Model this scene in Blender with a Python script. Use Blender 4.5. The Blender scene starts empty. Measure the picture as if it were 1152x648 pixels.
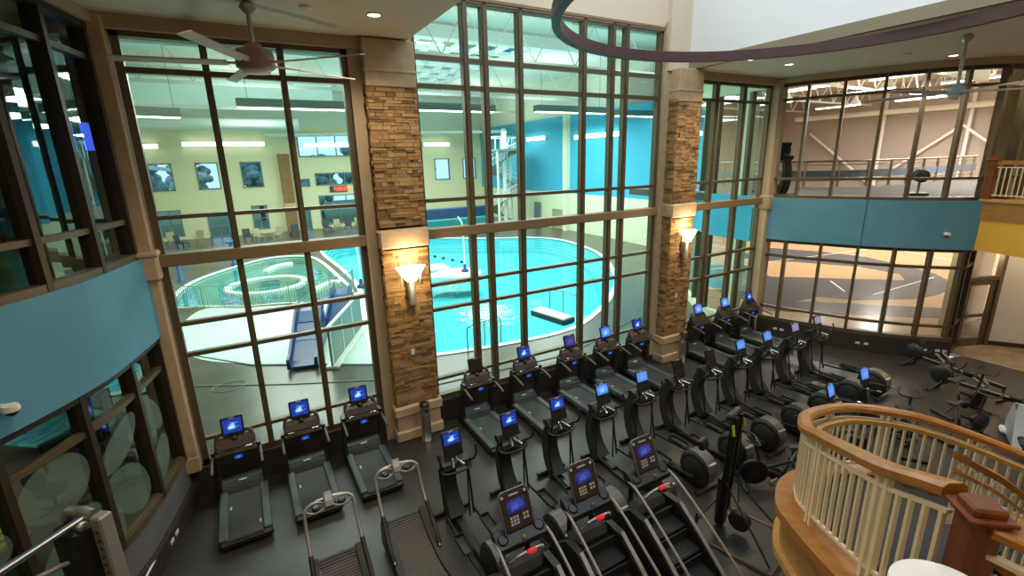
import bpy, bmesh, math, random
from mathutils import Vector, Matrix
C = bpy.context.scene.collection
SC = bpy.context.scene
PI = math.pi
# ------------------------------------------------------------------ camera, world, light, exposure
EXPOSURE = 0.0
SKY_STRENGTH = 1.8
POOL_LAMP = 1020.0
COURT_LAMP = 1020.0
SKYLIGHT = 560.0
DOWNLIGHT = 60.0
SCONCE = 48.0
ROOM_LAMP = 85.0
cam_d = bpy.data.cameras.new('camera'); cam = bpy.data.objects.new('camera', cam_d); C.objects.link(cam)
cam_d.sensor_width = 36.0; cam_d.lens = 535.2853 / 1152 * 36.0; cam_d.clip_end = 400; cam_d.clip_start = 0.05
_pit, _rol, _yaw = math.radians(14.98531554), math.radians(-1.49755024), math.radians(29.41005964)
_f = Vector((math.sin(_yaw)*math.cos(_pit), math.cos(_yaw)*math.cos(_pit), -math.sin(_pit)))
_r0 = Vector((math.cos(_yaw), -math.sin(_yaw), 0)); _u0 = _r0.cross(_f)
_r = math.cos(_rol)*_r0 + math.sin(_rol)*_u0; _u = -math.sin(_rol)*_r0 + math.cos(_rol)*_u0
cam.matrix_world = Matrix(((_r.x, _u.x, -_f.x, 0), (_r.y, _u.y, -_f.y, 0), (_r.z, _u.z, -_f.z, 6.325), (0, 0, 0, 1)))
SC.camera = cam
SC.view_settings.view_transform = 'Standard'; SC.view_settings.look = 'None'
SC.view_settings.gamma = 1; SC.view_settings.use_curve_mapping = False; SC.view_settings.exposure = EXPOSURE
wd = bpy.data.worlds.new('sky'); SC.world = wd; wd.use_nodes = True
_bg = wd.node_tree.nodes['Background']; _bg.inputs['Color'].default_value = (0.52, 0.72, 0.95, 1); _bg.inputs['Strength'].default_value = SKY_STRENGTH
SC.cycles.transparent_max_bounces = 24
SC.cycles.max_bounces = 8
SC.cycles.sample_clamp_indirect = 4.0

def area(name, loc, size, sizey, power, color, rot=(0, 0, 0), spread=PI):
    l = bpy.data.lights.new(name, 'AREA'); l.shape = 'RECTANGLE'; l.size = size; l.size_y = sizey; l.energy = power; l.color = color; l.spread = spread
    o = bpy.data.objects.new(name, l); C.objects.link(o); o.location = loc; o.rotation_euler = rot; return o
def point(name, loc, power, color, r=0.05):
    l = bpy.data.lights.new(name, 'POINT'); l.energy = power; l.color = color; l.shadow_soft_size = r
    o = bpy.data.objects.new(name, l); C.objects.link(o); o.location = loc; return o
def spot(name, loc, power, color, ang=2.2, r=0.08):
    l = bpy.data.lights.new(name, 'SPOT'); l.energy = power; l.color = color; l.spot_size = ang; l.spot_blend = 0.8; l.shadow_soft_size = r
    o = bpy.data.objects.new(name, l); C.objects.link(o); o.location = loc; return o
COOL = (0.92, 1.0, 0.94); WARM = (1.0, 0.80, 0.56)
for ix, x in enumerate((2.0, 12.0, 21.0)):
    for y in (19.0, 31.0, 43.0):
        area('pool_hall_lamp', (x, y, 9.0), 5, 5, POOL_LAMP, COOL)
        area('pool_ceiling_fill', (x, y, 9.4), 4, 4, POOL_LAMP*0.32, COOL, (PI, 0, 0))  # up-facing fill added to brighten the pool ceiling
for x in (29.0, 37.0, 45.0):
    for y in (0.0, 9.0, 18.0):
        area('court_lamp', (x, y, 9.6), 1.3, 1.3, COURT_LAMP, (1.0, 0.93, 0.84))
        area('court_ceiling_fill', (x, y, 9.7), 1.3, 1.3, COURT_LAMP*0.55, (1.0, 0.92, 0.82), (PI, 0, 0))  # added fill aimed up so the court ceiling reads brighter
for _x in (-2.5, 14.5): area('soffit_fill_light', (_x, -2.8, 6.6), 2.0, 0.8, 310.0, (1.0, 0.86, 0.66), (PI+0.35, 0, 0))  # unseen fill lamps behind the camera, added to lift the soffit
for _y in (1.0, 7.0): area('lightwell_wall_fill', (6.0, _y, 10.2), 1.2, 3.5, 32.0, (0.88, 0.95, 1.0), (0, -PI/2-0.2, 0))  # added fill that whitens the lightwell side wall, no fixture there
area('lightwell_skylight', (7.5, 4.0, 12.6), 7.0, 11.0, SKYLIGHT, (0.86, 0.94, 1.0))

# ------------------------------------------------------------------ helpers
def tag(o, label=None, cat=None, group=None, kind=None):
    if label: o['label'] = label
    if cat: o['category'] = cat
    if group: o['group'] = group
    if kind: o['kind'] = kind
    return o
def empty(name, loc=(0, 0, 0), rz=0, label=None, cat=None, group=None, kind=None):
    o = bpy.data.objects.new(name, None); C.objects.link(o); o.location = loc; o.rotation_euler = (0, 0, rz)
    o.empty_display_size = 0.1
    return tag(o, label, cat, group, kind)
def RX(a): return Matrix.Rotation(a, 4, 'X')
def RY(a): return Matrix.Rotation(a, 4, 'Y')
def RZ(a): return Matrix.Rotation(a, 4, 'Z')
def T(x, y, z): return Matrix.Translation((x, y, z))
class MB:
    def __init__(s): s.v = []; s.f = []; s.sm = []; s.mi = []; s.m = 0
    def add(s, vs, fs, smooth=False, M=None):
        n = len(s.v)
        for v in vs:
            v = Vector(v)
            s.v.append(tuple(M @ v) if M is not None else tuple(v))
        for f in fs:
            s.f.append([i + n for i in f]); s.sm.append(smooth); s.mi.append(s.m)
        return s
    def box(s, c, d, M=None, b=0.0):
        hx, hy, hz = d[0]/2, d[1]/2, d[2]/2
        b = min(b, hx*.9, hy*.9, hz*.9)
        Tm = T(*c) if M is None else M @ T(*c)
        if b <= 0:
            vs = [(x*hx, y*hy, z*hz) for x in (-1, 1) for y in (-1, 1) for z in (-1, 1)]
            return s.add(vs, [(0,1,3,2),(4,6,7,5),(0,4,5,1),(2,3,7,6),(0,2,6,4),(1,5,7,3)], False, Tm)
        vs = []; idx = {}
        for x in (-1, 1):
            for y in (-1, 1):
                for z in (-1, 1):
                    for a in range(3):
                        p = [x*(hx-b), y*(hy-b), z*(hz-b)]
                        p[a] = (x*hx, y*hy, z*hz)[a]
                        idx[(x, y, z, a)] = len(vs); vs.append(p)
        fs = []
        S = ((-1, -1), (1, -1), (1, 1), (-1, 1))
        for sg in (-1, 1):
            fs.append([idx[(sg, a, c2, 0)] for a, c2 in (S if sg > 0 else S[::-1])])
            fs.append([idx[(a, sg, c2, 1)] for a, c2 in (S[::-1] if sg > 0 else S)])
            fs.append([idx[(a, c2, sg, 2)] for a, c2 in (S if sg > 0 else S[::-1])])
        for p in (-1, 1):
            for q in (-1, 1):
                fs.append([idx[(p, q, -1, 0)], idx[(p, q, 1, 0)], idx[(p, q, 1, 1)], idx[(p, q, -1, 1)]])
                fs.append([idx[(p, -1, q, 0)], idx[(p, 1, q, 0)], idx[(p, 1, q, 2)], idx[(p, -1, q, 2)]])
                fs.append([idx[(-1, p, q, 1)], idx[(1, p, q, 1)], idx[(1, p, q, 2)], idx[(-1, p, q, 2)]])
                for r in (-1, 1): fs.append([idx[(p, q, r, 0)], idx[(p, q, r, 1)], idx[(p, q, r, 2)]])
        return s.add(vs, fs, False, Tm)
    def tube(s, pts, r, n=8, closed=False, cap=True, M=None):
        pts = [Vector(p) for p in pts]; N = len(pts)
        rs = r if isinstance(r, (list, tuple)) else [r]*N
        vs = []; fs = []; prev = None
        for i, p in enumerate(pts):
            if closed: t = pts[(i+1) % N] - pts[i-1]
            else: t = pts[min(i+1, N-1)] - pts[max(i-1, 0)]
            if t.length < 1e-9: t = Vector((0, 0, 1))
            t.normalize()
            if prev is None:
                a = Vector((0, 0, 1)) if abs(t.z) < .9 else Vector((1, 0, 0))
                u = t.cross(a).normalized()
            else:
                u = prev - t*prev.dot(t)
                if u.length < 1e-6: u = t.orthogonal()
                u.normalize()
            prev = u; w = t.cross(u)
            for k in range(n):
                an = 2*PI*k/n; vs.append(p + (u*math.cos(an) + w*math.sin(an))*rs[i])
        m = N if closed else N-1
        for i in range(m):
            j = (i+1) % N
            for k in range(n):
                l = (k+1) % n; fs.append((i*n+k, i*n+l, j*n+l, j*n+k))
        s.add(vs, fs, True, M)
        if cap and not closed:
            s.add([vs[k] for k in range(n)], [tuple(range(n))[::-1]], False, M)
            s.add([vs[(N-1)*n+k] for k in range(n)], [tuple(range(n))], False, M)
        return s
    def cyl(s, a, b, r, n=16, M=None): return s.tube([a, b], r, n, M=M)
    def lathe(s, prof, n=24, M=None, smooth=True):
        vs = []; fs = []
        for r, z in prof:
            for k in range(n):
                a = 2*PI*k/n; vs.append((r*math.cos(a), r*math.sin(a), z))
        for i in range(len(prof)-1):
            for k in range(n):
                l = (k+1) % n; fs.append((i*n+k, i*n+l, (i+1)*n+l, (i+1)*n+k))
        s.add(vs, fs, smooth, M)
        if prof[0][0] > 1e-6: s.add([vs[k] for k in range(n)], [tuple(range(n))[::-1]], False, M)
        if prof[-1][0] > 1e-6: s.add([vs[(len(prof)-1)*n+k] for k in range(n)], [tuple(range(n))], False, M)
        return s
    def prism(s, poly, h0, h1, axis='x', M=None):
        # poly: 2D points; axis x -> (y,z) poly, y -> (x,z), z -> (x,y)
        mk = {'x': lambda p, h: (h, p[0], p[1]), 'y': lambda p, h: (p[0], h, p[1]), 'z': lambda p, h: (p[0], p[1], h)}[axis]
        n = len(poly); vs = [mk(p, h0) for p in poly] + [mk(p, h1) for p in poly]
        fs = [tuple(range(n))[::-1], tuple(range(n, 2*n))] + [(i, (i+1) % n, n+(i+1) % n, n+i) for i in range(n)]
        return s.add(vs, fs, False, M)
    def sweep(s, sec, path, closed=False, M=None, smooth=False):
        # sec: (side, up) outline; path: 3D points; side = right of travel, up = +Z
        P = [Vector(p) for p in path]; N = len(P); n = len(sec); vs = []; fs = []
        for i, p in enumerate(P):
            if closed: t = P[(i+1) % N] - P[i-1]
            else: t = P[min(i+1, N-1)] - P[max(i-1, 0)]
            sd = Vector((t.y, -t.x, 0))
            if sd.length < 1e-9: sd = Vector((1, 0, 0))
            sd.normalize()
            for a, b in sec: vs.append(p + sd*a + Vector((0, 0, b)))
        for i in range(N if closed else N-1):
            j = (i+1) % N
            for k in range(n):
                l = (k+1) % n; fs.append((i*n+k, i*n+l, j*n+l, j*n+k))
        if not closed: fs += [tuple(range(n))[::-1], tuple((N-1)*n+k for k in range(n))]
        return s.add(vs, fs, smooth, M)
    def ball(s, c, r, n=12, m=8, M=None, sc=(1, 1, 1)):
        prof = [(max(1e-7, math.sin(PI*i/m)), -math.cos(PI*i/m)) for i in range(m+1)]
        Mm = T(*c) @ Matrix.Diagonal((r*sc[0], r*sc[1], r*sc[2], 1))
        return s.lathe(prof, n, Mm if M is None else M @ Mm)
    def build(s, name, mat, parent=None, loc=None):
        me = bpy.data.meshes.new(name); me.from_pydata(s.v, [], s.f); me.validate()
        if len(me.polygons) == len(s.sm):
            me.polygons.foreach_set('use_smooth', s.sm); me.polygons.foreach_set('material_index', s.mi)
        bm = bmesh.new(); bm.from_mesh(me); bmesh.ops.recalc_face_normals(bm, faces=bm.faces); bm.to_mesh(me); bm.free()
        for m in (mat if isinstance(mat, (list, tuple)) else [mat]): me.materials.append(m)
        o = bpy.data.objects.new(name, me); C.objects.link(o)
        if parent: o.parent = parent
        if loc: o.location = loc
        return o
def struct(o): o['kind'] = 'structure'; return o
def copy_tree(o, parent=None):
    c = o.copy(); C.objects.link(c)
    if parent: c.parent = parent
    for ch in o.children: copy_tree(ch, c)
    return c
def rect(w, h): return [(-w/2, -h/2), (w/2, -h/2), (w/2, h/2), (-w/2, h/2)]
def smooth_path(pts, n=8):
    P = [Vector(p) for p in pts]; out = []
    for i in range(len(P)-1):
        a, b, c, d = P[max(i-1, 0)], P[i], P[i+1], P[min(i+2, len(P)-1)]
        for k in range(n):
            t = k/n
            out.append(0.5*((2*b) + (c-a)*t + (2*a-5*b+4*c-d)*t*t + (3*b-a-3*c+d)*t**3))
    out.append(P[-1]); return out
class Path:
    def __init__(s, pts):
        s.p = [Vector(q) for q in pts]; s.s = [0]
        for a, b in zip(s.p, s.p[1:]): s.s.append(s.s[-1] + (b-a).length)
        s.L = s.s[-1]
    def at(s, d):
        d = max(0, min(s.L, d))
        for i in range(len(s.p)-1):
            if d <= s.s[i+1] or i == len(s.p)-2:
                t = (d - s.s[i])/max(1e-9, s.s[i+1]-s.s[i]); return s.p[i].lerp(s.p[i+1], t), (s.p[i+1]-s.p[i]).normalized()
    def sub(s, a, b, n):
        return [s.at(a + (b-a)*i/n)[0] for i in range(n+1)]

# ------------------------------------------------------------------ materials
def newmat(name):
    m = bpy.data.materials.new(name); m.use_nodes = True; nt = m.node_tree
    return m, nt, nt.nodes['Principled BSDF']
def pm(name, col, rough=0.5, metal=0.0, emit=None, es=0.0, spec=None):
    m, nt, b = newmat(name)
    b.inputs['Base Color'].default_value = (*col, 1); b.inputs['Roughness'].default_value = rough; b.inputs['Metallic'].default_value = metal
    if spec is not None: b.inputs['Specular IOR Level'].default_value = spec
    if emit: b.inputs['Emission Color'].default_value = (*emit, 1); b.inputs['Emission Strength'].default_value = es
    return m
def noisy(name, c1, c2, scale=4.0, rough=0.6, bump=0.0, detail=4.0, stretch=None, rvar=0.0, spec=None, bscale=None):
    m, nt, b = newmat(name); N = nt.nodes; L = nt.links
    tc = N.new('ShaderNodeTexCoord'); nz = N.new('ShaderNodeTexNoise'); nz.inputs['Scale'].default_value = scale; nz.inputs['Detail'].default_value = detail
    src = tc.outputs['Object']
    if stretch:
        mp = N.new('ShaderNodeMapping'); mp.inputs['Scale'].default_value = stretch; L.new(src, mp.inputs['Vector']); src = mp.outputs['Vector']
    L.new(src, nz.inputs['Vector'])
    cr = N.new('ShaderNodeValToRGB'); cr.color_ramp.elements[0].position = 0.32; cr.color_ramp.elements[1].position = 0.68
    cr.color_ramp.elements[0].color = (*c1, 1); cr.color_ramp.elements[1].color = (*c2, 1)
    L.new(nz.outputs['Fac'], cr.inputs['Fac']); L.new(cr.outputs['Color'], b.inputs['Base Color'])
    b.inputs['Roughness'].default_value = rough
    if spec is not None: b.inputs['Specular IOR Level'].default_value = spec
    if bump > 0:
        n2 = nz
        if bscale:
            n2 = N.new('ShaderNodeTexNoise'); n2.inputs['Scale'].default_value = bscale; L.new(src, n2.inputs['Vector'])
        bp = N.new('ShaderNodeBump'); bp.inputs['Strength'].default_value = bump; bp.inputs['Distance'].default_value = 0.02
        L.new(n2.outputs['Fac'], bp.inputs['Height']); L.new(bp.outputs['Normal'], b.inputs['Normal'])
    return m
def glassmat(name, tint, ior=1.45, k=1.0, rough=0.0):
    m = bpy.data.materials.new(name); m.use_nodes = True; nt = m.node_tree; N = nt.nodes; L = nt.links
    N.remove(N['Principled BSDF']); out = N['Material Output']
    tr = N.new('ShaderNodeBsdfTransparent'); tr.inputs['Color'].default_value = (*tint, 1)
    gl = N.new('ShaderNodeBsdfGlossy'); gl.inputs['Roughness'].default_value = rough; gl.inputs['Color'].default_value = (0.9, 0.97, 0.95, 1)
    fr = N.new('ShaderNodeFresnel'); fr.inputs['IOR'].default_value = ior
    mx = N.new('ShaderNodeMixShader')
    if k != 1.0:
        ad = N.new('ShaderNodeMath'); ad.operation = 'MULTIPLY'; ad.inputs[1].default_value = k; ad.use_clamp = True
        L.new(fr.outputs['Fac'], ad.inputs[0]); L.new(ad.outputs[0], mx.inputs['Fac'])
    else: L.new(fr.outputs['Fac'], mx.inputs['Fac'])
    L.new(tr.outputs[0], mx.inputs[1]); L.new(gl.outputs[0], mx.inputs[2]); L.new(mx.outputs[0], out.inputs['Surface'])
    return m
def wood(name, c1, c2, scale=(1, 1, 1), rough=0.35):
    return noisy(name, c1, c2, 3.0, rough, 0.0, 6.0, scale)
def screenmat(name, base, flash, strength, spread=0.30):
    # a picture with a bright burst in its middle on a plain ground
    m, nt, b = newmat(name); N = nt.nodes; L = nt.links
    tc = N.new('ShaderNodeTexCoord'); mp = N.new('ShaderNodeMapping'); mp.inputs['Location'].default_value = (-0.5, 0, -0.5); mp.inputs['Scale'].default_value = (1, 0, 1)
    L.new(tc.outputs['Generated'], mp.inputs['Vector'])
    ln = N.new('ShaderNodeVectorMath'); ln.operation = 'LENGTH'; L.new(mp.outputs['Vector'], ln.inputs[0])
    nz = N.new('ShaderNodeTexNoise'); nz.inputs['Scale'].default_value = 5.0; nz.inputs['Detail'].default_value = 3; L.new(tc.outputs['Generated'], nz.inputs['Vector'])
    ma = N.new('ShaderNodeMath'); ma.operation = 'MULTIPLY_ADD'; ma.inputs[1].default_value = 0.7; ma.inputs[2].default_value = -0.35; L.new(nz.outputs['Fac'], ma.inputs[0])
    ad = N.new('ShaderNodeMath'); ad.operation = 'ADD'; L.new(ln.outputs['Value'], ad.inputs[0]); L.new(ma.outputs[0], ad.inputs[1])
    cr = N.new('ShaderNodeValToRGB'); e = cr.color_ramp.elements
    e[0].position = 0.06; e[0].color = (*flash, 1); e[1].position = spread; e[1].color = (*base, 1)
    L.new(ad.outputs[0], cr.inputs['Fac']); L.new(cr.outputs['Color'], b.inputs['Emission Color']); b.inputs['Emission Strength'].default_value = strength
    b.inputs['Base Color'].default_value = (0.01, 0.01, 0.02, 1); b.inputs['Roughness'].default_value = 0.2
    return m
MT = {}
def defmats():
    g = MT
    g['frame'] = pm('bronze_frame', (0.115, 0.085, 0.045), 0.45, 0.25)
    g['frame_dark'] = pm('dark_bronze_frame', (0.045, 0.03, 0.02), 0.45, 0.2)
    g['transom'] = pm('tan_beam_paint', (0.22, 0.15, 0.075), 0.55)
    g['beige'] = noisy('beige_wall_paint', (0.40, 0.31, 0.20), (0.44, 0.345, 0.225), 2.0, 0.8)
    g['cap'] = noisy('cast_stone', (0.46, 0.33, 0.20), (0.53, 0.40, 0.25), 6.0, 0.75, 0.1)
    g['cream'] = pm('cream_paint', (0.66, 0.56, 0.43), 0.8)
    g['white_paint'] = pm('white_paint', (0.80, 0.82, 0.82), 0.75)
    g['soffit'] = pm('soffit_paint', (0.72, 0.64, 0.55), 0.85)
    g['blue'] = noisy('blue_wall_paint', (0.085, 0.27, 0.40), (0.10, 0.30, 0.44), 1.2, 0.7)
    g['yellow'] = pm('yellow_wall_paint', (0.76, 0.44, 0.055), 0.7)
    g['curb'] = pm('dark_curb_paint', (0.030, 0.024, 0.021), 0.6)
    g['floor'] = noisy('rubber_floor', (0.024, 0.021, 0.0195), (0.036, 0.031, 0.029), 1.4, 0.42, 0.03, 8.0, bscale=120)
    g['tilefloor'] = noisy('slate_tile_floor', (0.16, 0.10, 0.06), (0.32, 0.25, 0.17), 2.2, 0.5)
    g['white_trim'] = pm('white_trim', (0.75, 0.73, 0.68), 0.5)
    for i, (a, b) in enumerate((((0.29, 0.165, 0.060), (0.38, 0.235, 0.095)), ((0.19, 0.105, 0.040), (0.29, 0.17, 0.068)), ((0.43, 0.28, 0.125), (0.35, 0.205, 0.075)), ((0.12, 0.072, 0.032), (0.20, 0.12, 0.05)))):
        g['stone%d' % i] = noisy('ledge_stone_%s' % 'abcd'[i], a, b, 9.0, 0.85, 0.35)
    g['mortar'] = pm('mortar', (0.06, 0.038, 0.02), 0.9)
    g['poolglass'] = glassmat('pool_glass', (0.86, 0.93, 0.885), 1.38)
    g['courtglass'] = glassmat('court_glass', (0.86, 0.88, 0.86), 1.4)
    g['leftglass'] = glassmat('dark_glass', (0.62, 0.74, 0.66), 1.35, 0.18)
    g['frost'] = None
    m = bpy.data.materials.new('frosted_film'); m.use_nodes = True; N = m.node_tree.nodes; L = m.node_tree.links
    tr = N.new('ShaderNodeBsdfTransparent'); mx = N.new('ShaderNodeMixShader'); mx.inputs[0].default_value = 0.50
    N['Principled BSDF'].inputs['Base Color'].default_value = (0.17, 0.25, 0.215, 1); N['Principled BSDF'].inputs['Roughness'].default_value = 0.5
    L.new(tr.outputs[0], mx.inputs[1]); L.new(N['Principled BSDF'].outputs[0], mx.inputs[2]); L.new(mx.outputs[0], N['Material Output'].inputs['Surface']); g['frost'] = m
    g['oak'] = wood('oak_rail', (0.29, 0.105, 0.016), (0.44, 0.18, 0.032), (1.5, 1.5, 6), 0.3)
    g['oak_light'] = wood('oak_trim', (0.46, 0.24, 0.06), (0.60, 0.34, 0.10), (2, 2, 8), 0.35)
    g['cherry'] = wood('cherry_newel', (0.13, 0.035, 0.013), (0.20, 0.06, 0.02), (6, 6, 1), 0.35)
    g['fascia_wood'] = wood('wood_fascia', (0.30, 0.14, 0.03), (0.40, 0.19, 0.045), (1, 1, 8), 0.4)
    g['baluster'] = pm('cream_metal', (0.76, 0.65, 0.45), 0.5)
    g['ring'] = pm('maroon_steel', (0.062, 0.024, 0.021), 0.55)
    g['black'] = pm('black_plastic', (0.014, 0.014, 0.015), 0.38)
    g['blackm'] = pm('matte_black', (0.020, 0.020, 0.021), 0.6)
    g['steelblk'] = pm('black_steel', (0.022, 0.022, 0.024), 0.3, 0.5)
    g['slate'] = pm('slate_plastic', (0.040, 0.052, 0.058), 0.45)
    g['slate2'] = pm('slate_rail', (0.048, 0.066, 0.074), 0.5)
    g['belt'] = noisy('running_belt', (0.022, 0.022, 0.023), (0.03, 0.03, 0.031), 30, 0.6)
    g['brownpl'] = pm('brown_black_plastic', (0.040, 0.024, 0.020), 0.4)
    g['goldbar'] = pm('bronze_strip', (0.20, 0.145, 0.085), 0.4, 0.3)
    g['silver'] = pm('silver_paint', (0.42, 0.41, 0.40), 0.35, 0.7)
    g['greysteel'] = pm('grey_powder_coat', (0.30, 0.29, 0.28), 0.45, 0.3)
    g['chrome'] = pm('chrome', (0.72, 0.72, 0.72), 0.15, 1.0)
    g['stainless'] = pm('stainless_steel', (0.55, 0.52, 0.48), 0.28, 0.95)
    g['label'] = pm('pale_badge', (0.62, 0.63, 0.62), 0.5)
    g['red'] = pm('red_button', (0.6, 0.02, 0.02), 0.4, 0, (1, 0.03, 0.03), 0.25)
    g['redpl'] = pm('red_plastic', (0.10, 0.015, 0.012), 0.5)
    g['lime'] = pm('lime_plastic', (0.35, 0.45, 0.04), 0.5)
    g['capgrey'] = pm('dark_grey_cap', (0.10, 0.095, 0.09), 0.4, 0.2)
    g['tread'] = pm('dark_stair_tread', (0.025, 0.024, 0.024), 0.7)
    g['trussgrey'] = pm('pale_truss_paint', (0.42, 0.47, 0.42), 0.7)
    g['fascia_tan'] = pm('tan_fascia_paint', (0.26, 0.215, 0.14), 0.8)
    g['edgegrey'] = pm('console_edge_grey', (0.14, 0.135, 0.13), 0.4, 0.4)
    g['handgrey'] = pm('handrail_grey', (0.11, 0.105, 0.10), 0.4, 0.3)
    g['keys'] = pm('pale_keys', (0.5, 0.5, 0.5), 0.5)
    g['slatbelt'] = noisy('brown_slat_belt', (0.050, 0.040, 0.036), (0.065, 0.052, 0.046), 14, 0.55)
    g['scr_blue'] = screenmat('screen_blue', (0.006, 0.03, 0.30), (0.35, 0.75, 1.0), 1.2)
    g['scr_bright'] = screenmat('screen_bright', (0.03, 0.16, 0.75), (0.30, 0.62, 1.0), 1.1, 0.5)
    g['scr_pale'] = screenmat('screen_pale', (0.07, 0.24, 0.80), (0.16, 0.38, 0.90), 1.0, 0.6)
    g['scr_violet'] = screenmat('screen_violet', (0.03, 0.03, 0.17), (0.10, 0.09, 0.36), 1.0, 0.5)
    g['scr_lav'] = screenmat('screen_lavender', (0.22, 0.21, 0.38), (0.36, 0.32, 0.48), 0.9, 0.6)
    g['scr_off'] = pm('screen_off', (0.025, 0.018, 0.02), 0.25)
    g['led'] = screenmat('led_blue', (0.003, 0.015, 0.14), (0.05, 0.25, 0.9), 0.9, 0.5)
    g['lcd'] = screenmat('lcd_indigo', (0.008, 0.012, 0.09), (0.06, 0.09, 0.45), 1.0, 0.5)
    g['lamp'] = pm('lamp_glow', (1, 1, 1), 0.5, 0, (1, 0.95, 0.85), 9.0)
    g['lampcool'] = pm('tube_glow', (1, 1, 1), 0.5, 0, (0.95, 1, 0.95), 6.0)
    g['sconceglow'] = pm('sconce_shade', (1, 0.9, 0.7), 0.5, 0, (1, 0.80, 0.50), 4.0)
    g['fan'] = pm('fan_blade_paint', (0.55, 0.48, 0.43), 0.5)
    g['fanhub'] = pm('fan_motor_paint', (0.36, 0.24, 0.20), 0.45)
    g['fanblue'] = pm('fan_motor_blue_grey', (0.36, 0.50, 0.64), 0.4)
    # pool hall
    g['deck'] = noisy('pool_deck', (0.050, 0.047, 0.032), (0.090, 0.086, 0.063), 0.7, 0.28, 0.0, 6)
    g['beach'] = noisy('beach_entry', (0.46, 0.62, 0.57), (0.54, 0.70, 0.64), 0.7, 0.5)
    g['poolwhite'] = pm('pool_rim_white', (0.72, 0.78, 0.72), 0.5)
    g['basin'] = pm('pool_basin', (0.17, 0.60, 0.66), 0.6)
    g['basin_step'] = pm('pool_step', (0.17, 0.60, 0.66), 0.6)
    g['basin_leisure'] = pm('leisure_basin', (0.05, 0.40, 0.36), 0.6)
    m = glassmat('pool_water', (0.62, 0.95, 0.98), 1.33, 0.5); N = m.node_tree.nodes; L = m.node_tree.links
    tc = N.new('ShaderNodeTexCoord'); nz = N.new('ShaderNodeTexNoise'); nz.inputs['Scale'].default_value = 1.6; nz.inputs['Detail'].default_value = 2
    bp = N.new('ShaderNodeBump'); bp.inputs['Strength'].default_value = 0.25; bp.inputs['Distance'].default_value = 0.05
    L.new(tc.outputs['Object'], nz.inputs['Vector']); L.new(nz.outputs['Fac'], bp.inputs['Height'])
    for n in N:
        if n.type in ('BSDF_GLOSSY', 'FRESNEL'): L.new(bp.outputs['Normal'], n.inputs['Normal'])
    g['water'] = m
    g['poolyellow'] = pm('pool_wall_yellow', (0.66, 0.65, 0.42), 0.8)
    g['poolpale'] = pm('pool_wall_pale', (0.66, 0.72, 0.52), 0.8)
    g['poolblue'] = pm('pool_wall_blue', (0.04, 0.38, 0.58), 0.7)
    g['poolceil'] = pm('pool_ceiling', (0.60, 0.65, 0.56), 0.85)
    g['trusswhite'] = pm('white_steel', (0.72, 0.78, 0.75), 0.5)
    g['baffle'] = pm('grey_fixture', (0.16, 0.19, 0.17), 0.6)
    g['slideblue'] = pm('blue_slide', (0.008, 0.045, 0.15), 0.35)
    g['slidegrey'] = pm('grey_green_panel', (0.22, 0.29, 0.26), 0.5)
    g['tealpad'] = pm('teal_pad', (0.01, 0.24, 0.26), 0.6)
    g['navypad'] = pm('navy_pad', (0.012, 0.06, 0.16), 0.6)
    g['bluepost'] = pm('blue_post', (0.02, 0.09, 0.30), 0.5)
    g['chairtan'] = pm('tan_chair', (0.34, 0.30, 0.18), 0.6)
    g['chairdark'] = pm('dark_chair', (0.03, 0.04, 0.05), 0.6)
    g['outglass'] = glassmat('outer_glass', (0.70, 0.85, 0.95), 1.4)
    g['skyglass'] = glassmat('skylight_glass', (0.85, 0.93, 1.0), 1.3)
    g['outframe'] = pm('blue_grey_frame', (0.12, 0.19, 0.24), 0.5)
    g['clockred'] = pm('red_digits', (1, 0.1, 0.05), 0.5, 0, (1, 0.10, 0.05), 3.0)
    g['clockface'] = pm('dark_red_face', (0.25, 0.02, 0.02), 0.5, 0, (1, 0.06, 0.03), 0.5)
    g['leaf'] = noisy('tree_leaves', (0.08, 0.20, 0.18), (0.32, 0.50, 0.46), 3, 0.8)
    g['bark'] = pm('bark', (0.06, 0.04, 0.03), 0.9)
    g['grass'] = pm('lawn', (0.07, 0.14, 0.05), 0.9)
    g['outwhite'] = pm('pale_canopy', (0.75, 0.75, 0.75), 0.7)
    # court
    g['court'] = noisy('maple_court', (0.47, 0.30, 0.155), (0.54, 0.355, 0.19), 2.0, 0.2, 0.0, 5, (1, 6, 1))
    g['courtgrey'] = pm('grey_court_paint', (0.085, 0.085, 0.10), 0.2)
    g['courtwall'] = pm('court_wall_paint', (0.36, 0.315, 0.285), 0.8)
    g['courtwhite'] = pm('court_line_white', (0.7, 0.7, 0.7), 0.4)
    g['courtceil'] = pm('court_ceiling', (0.60, 0.53, 0.47), 0.8)
    g['track'] = pm('track_surface', (0.045, 0.040, 0.039), 0.75)
    g['trackblue'] = pm('track_panel', (0.16, 0.20, 0.29), 0.5)
    g['railsteel'] = pm('track_rail', (0.28, 0.19, 0.11), 0.4, 0.3)
    # left rooms
    g['roomdark'] = pm('teal_room_wall', (0.035, 0.085, 0.085), 0.8)
    g['roomgreen'] = pm('green_carpet', (0.030, 0.085, 0.025), 0.9)
    g['roomgrey'] = pm('taupe_room_wall', (0.13, 0.13, 0.095), 0.8)
    g['aqua'] = noisy('aqua_table_top', (0.04, 0.30, 0.40), (0.14, 0.55, 0.62), 3.0, 0.2, 0, 3, (1, 3, 1))
    g['reflblue'] = pm('reflection_blue', (0.0, 0.0, 0.1), 0.3, 0, (0.05, 0.12, 0.85), 1.6)
    g['yellowpl'] = pm('yellow_plastic', (0.50, 0.42, 0.02), 0.5)
    g['greypanel'] = pm('grey_panel', (0.13, 0.13, 0.14), 0.7)
    g['ducts'] = pm('dark_duct', (0.03, 0.06, 0.06), 0.3, 0.4)
    g['tablewhite'] = pm('white_laminate', (0.80, 0.80, 0.80), 0.3)
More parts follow.
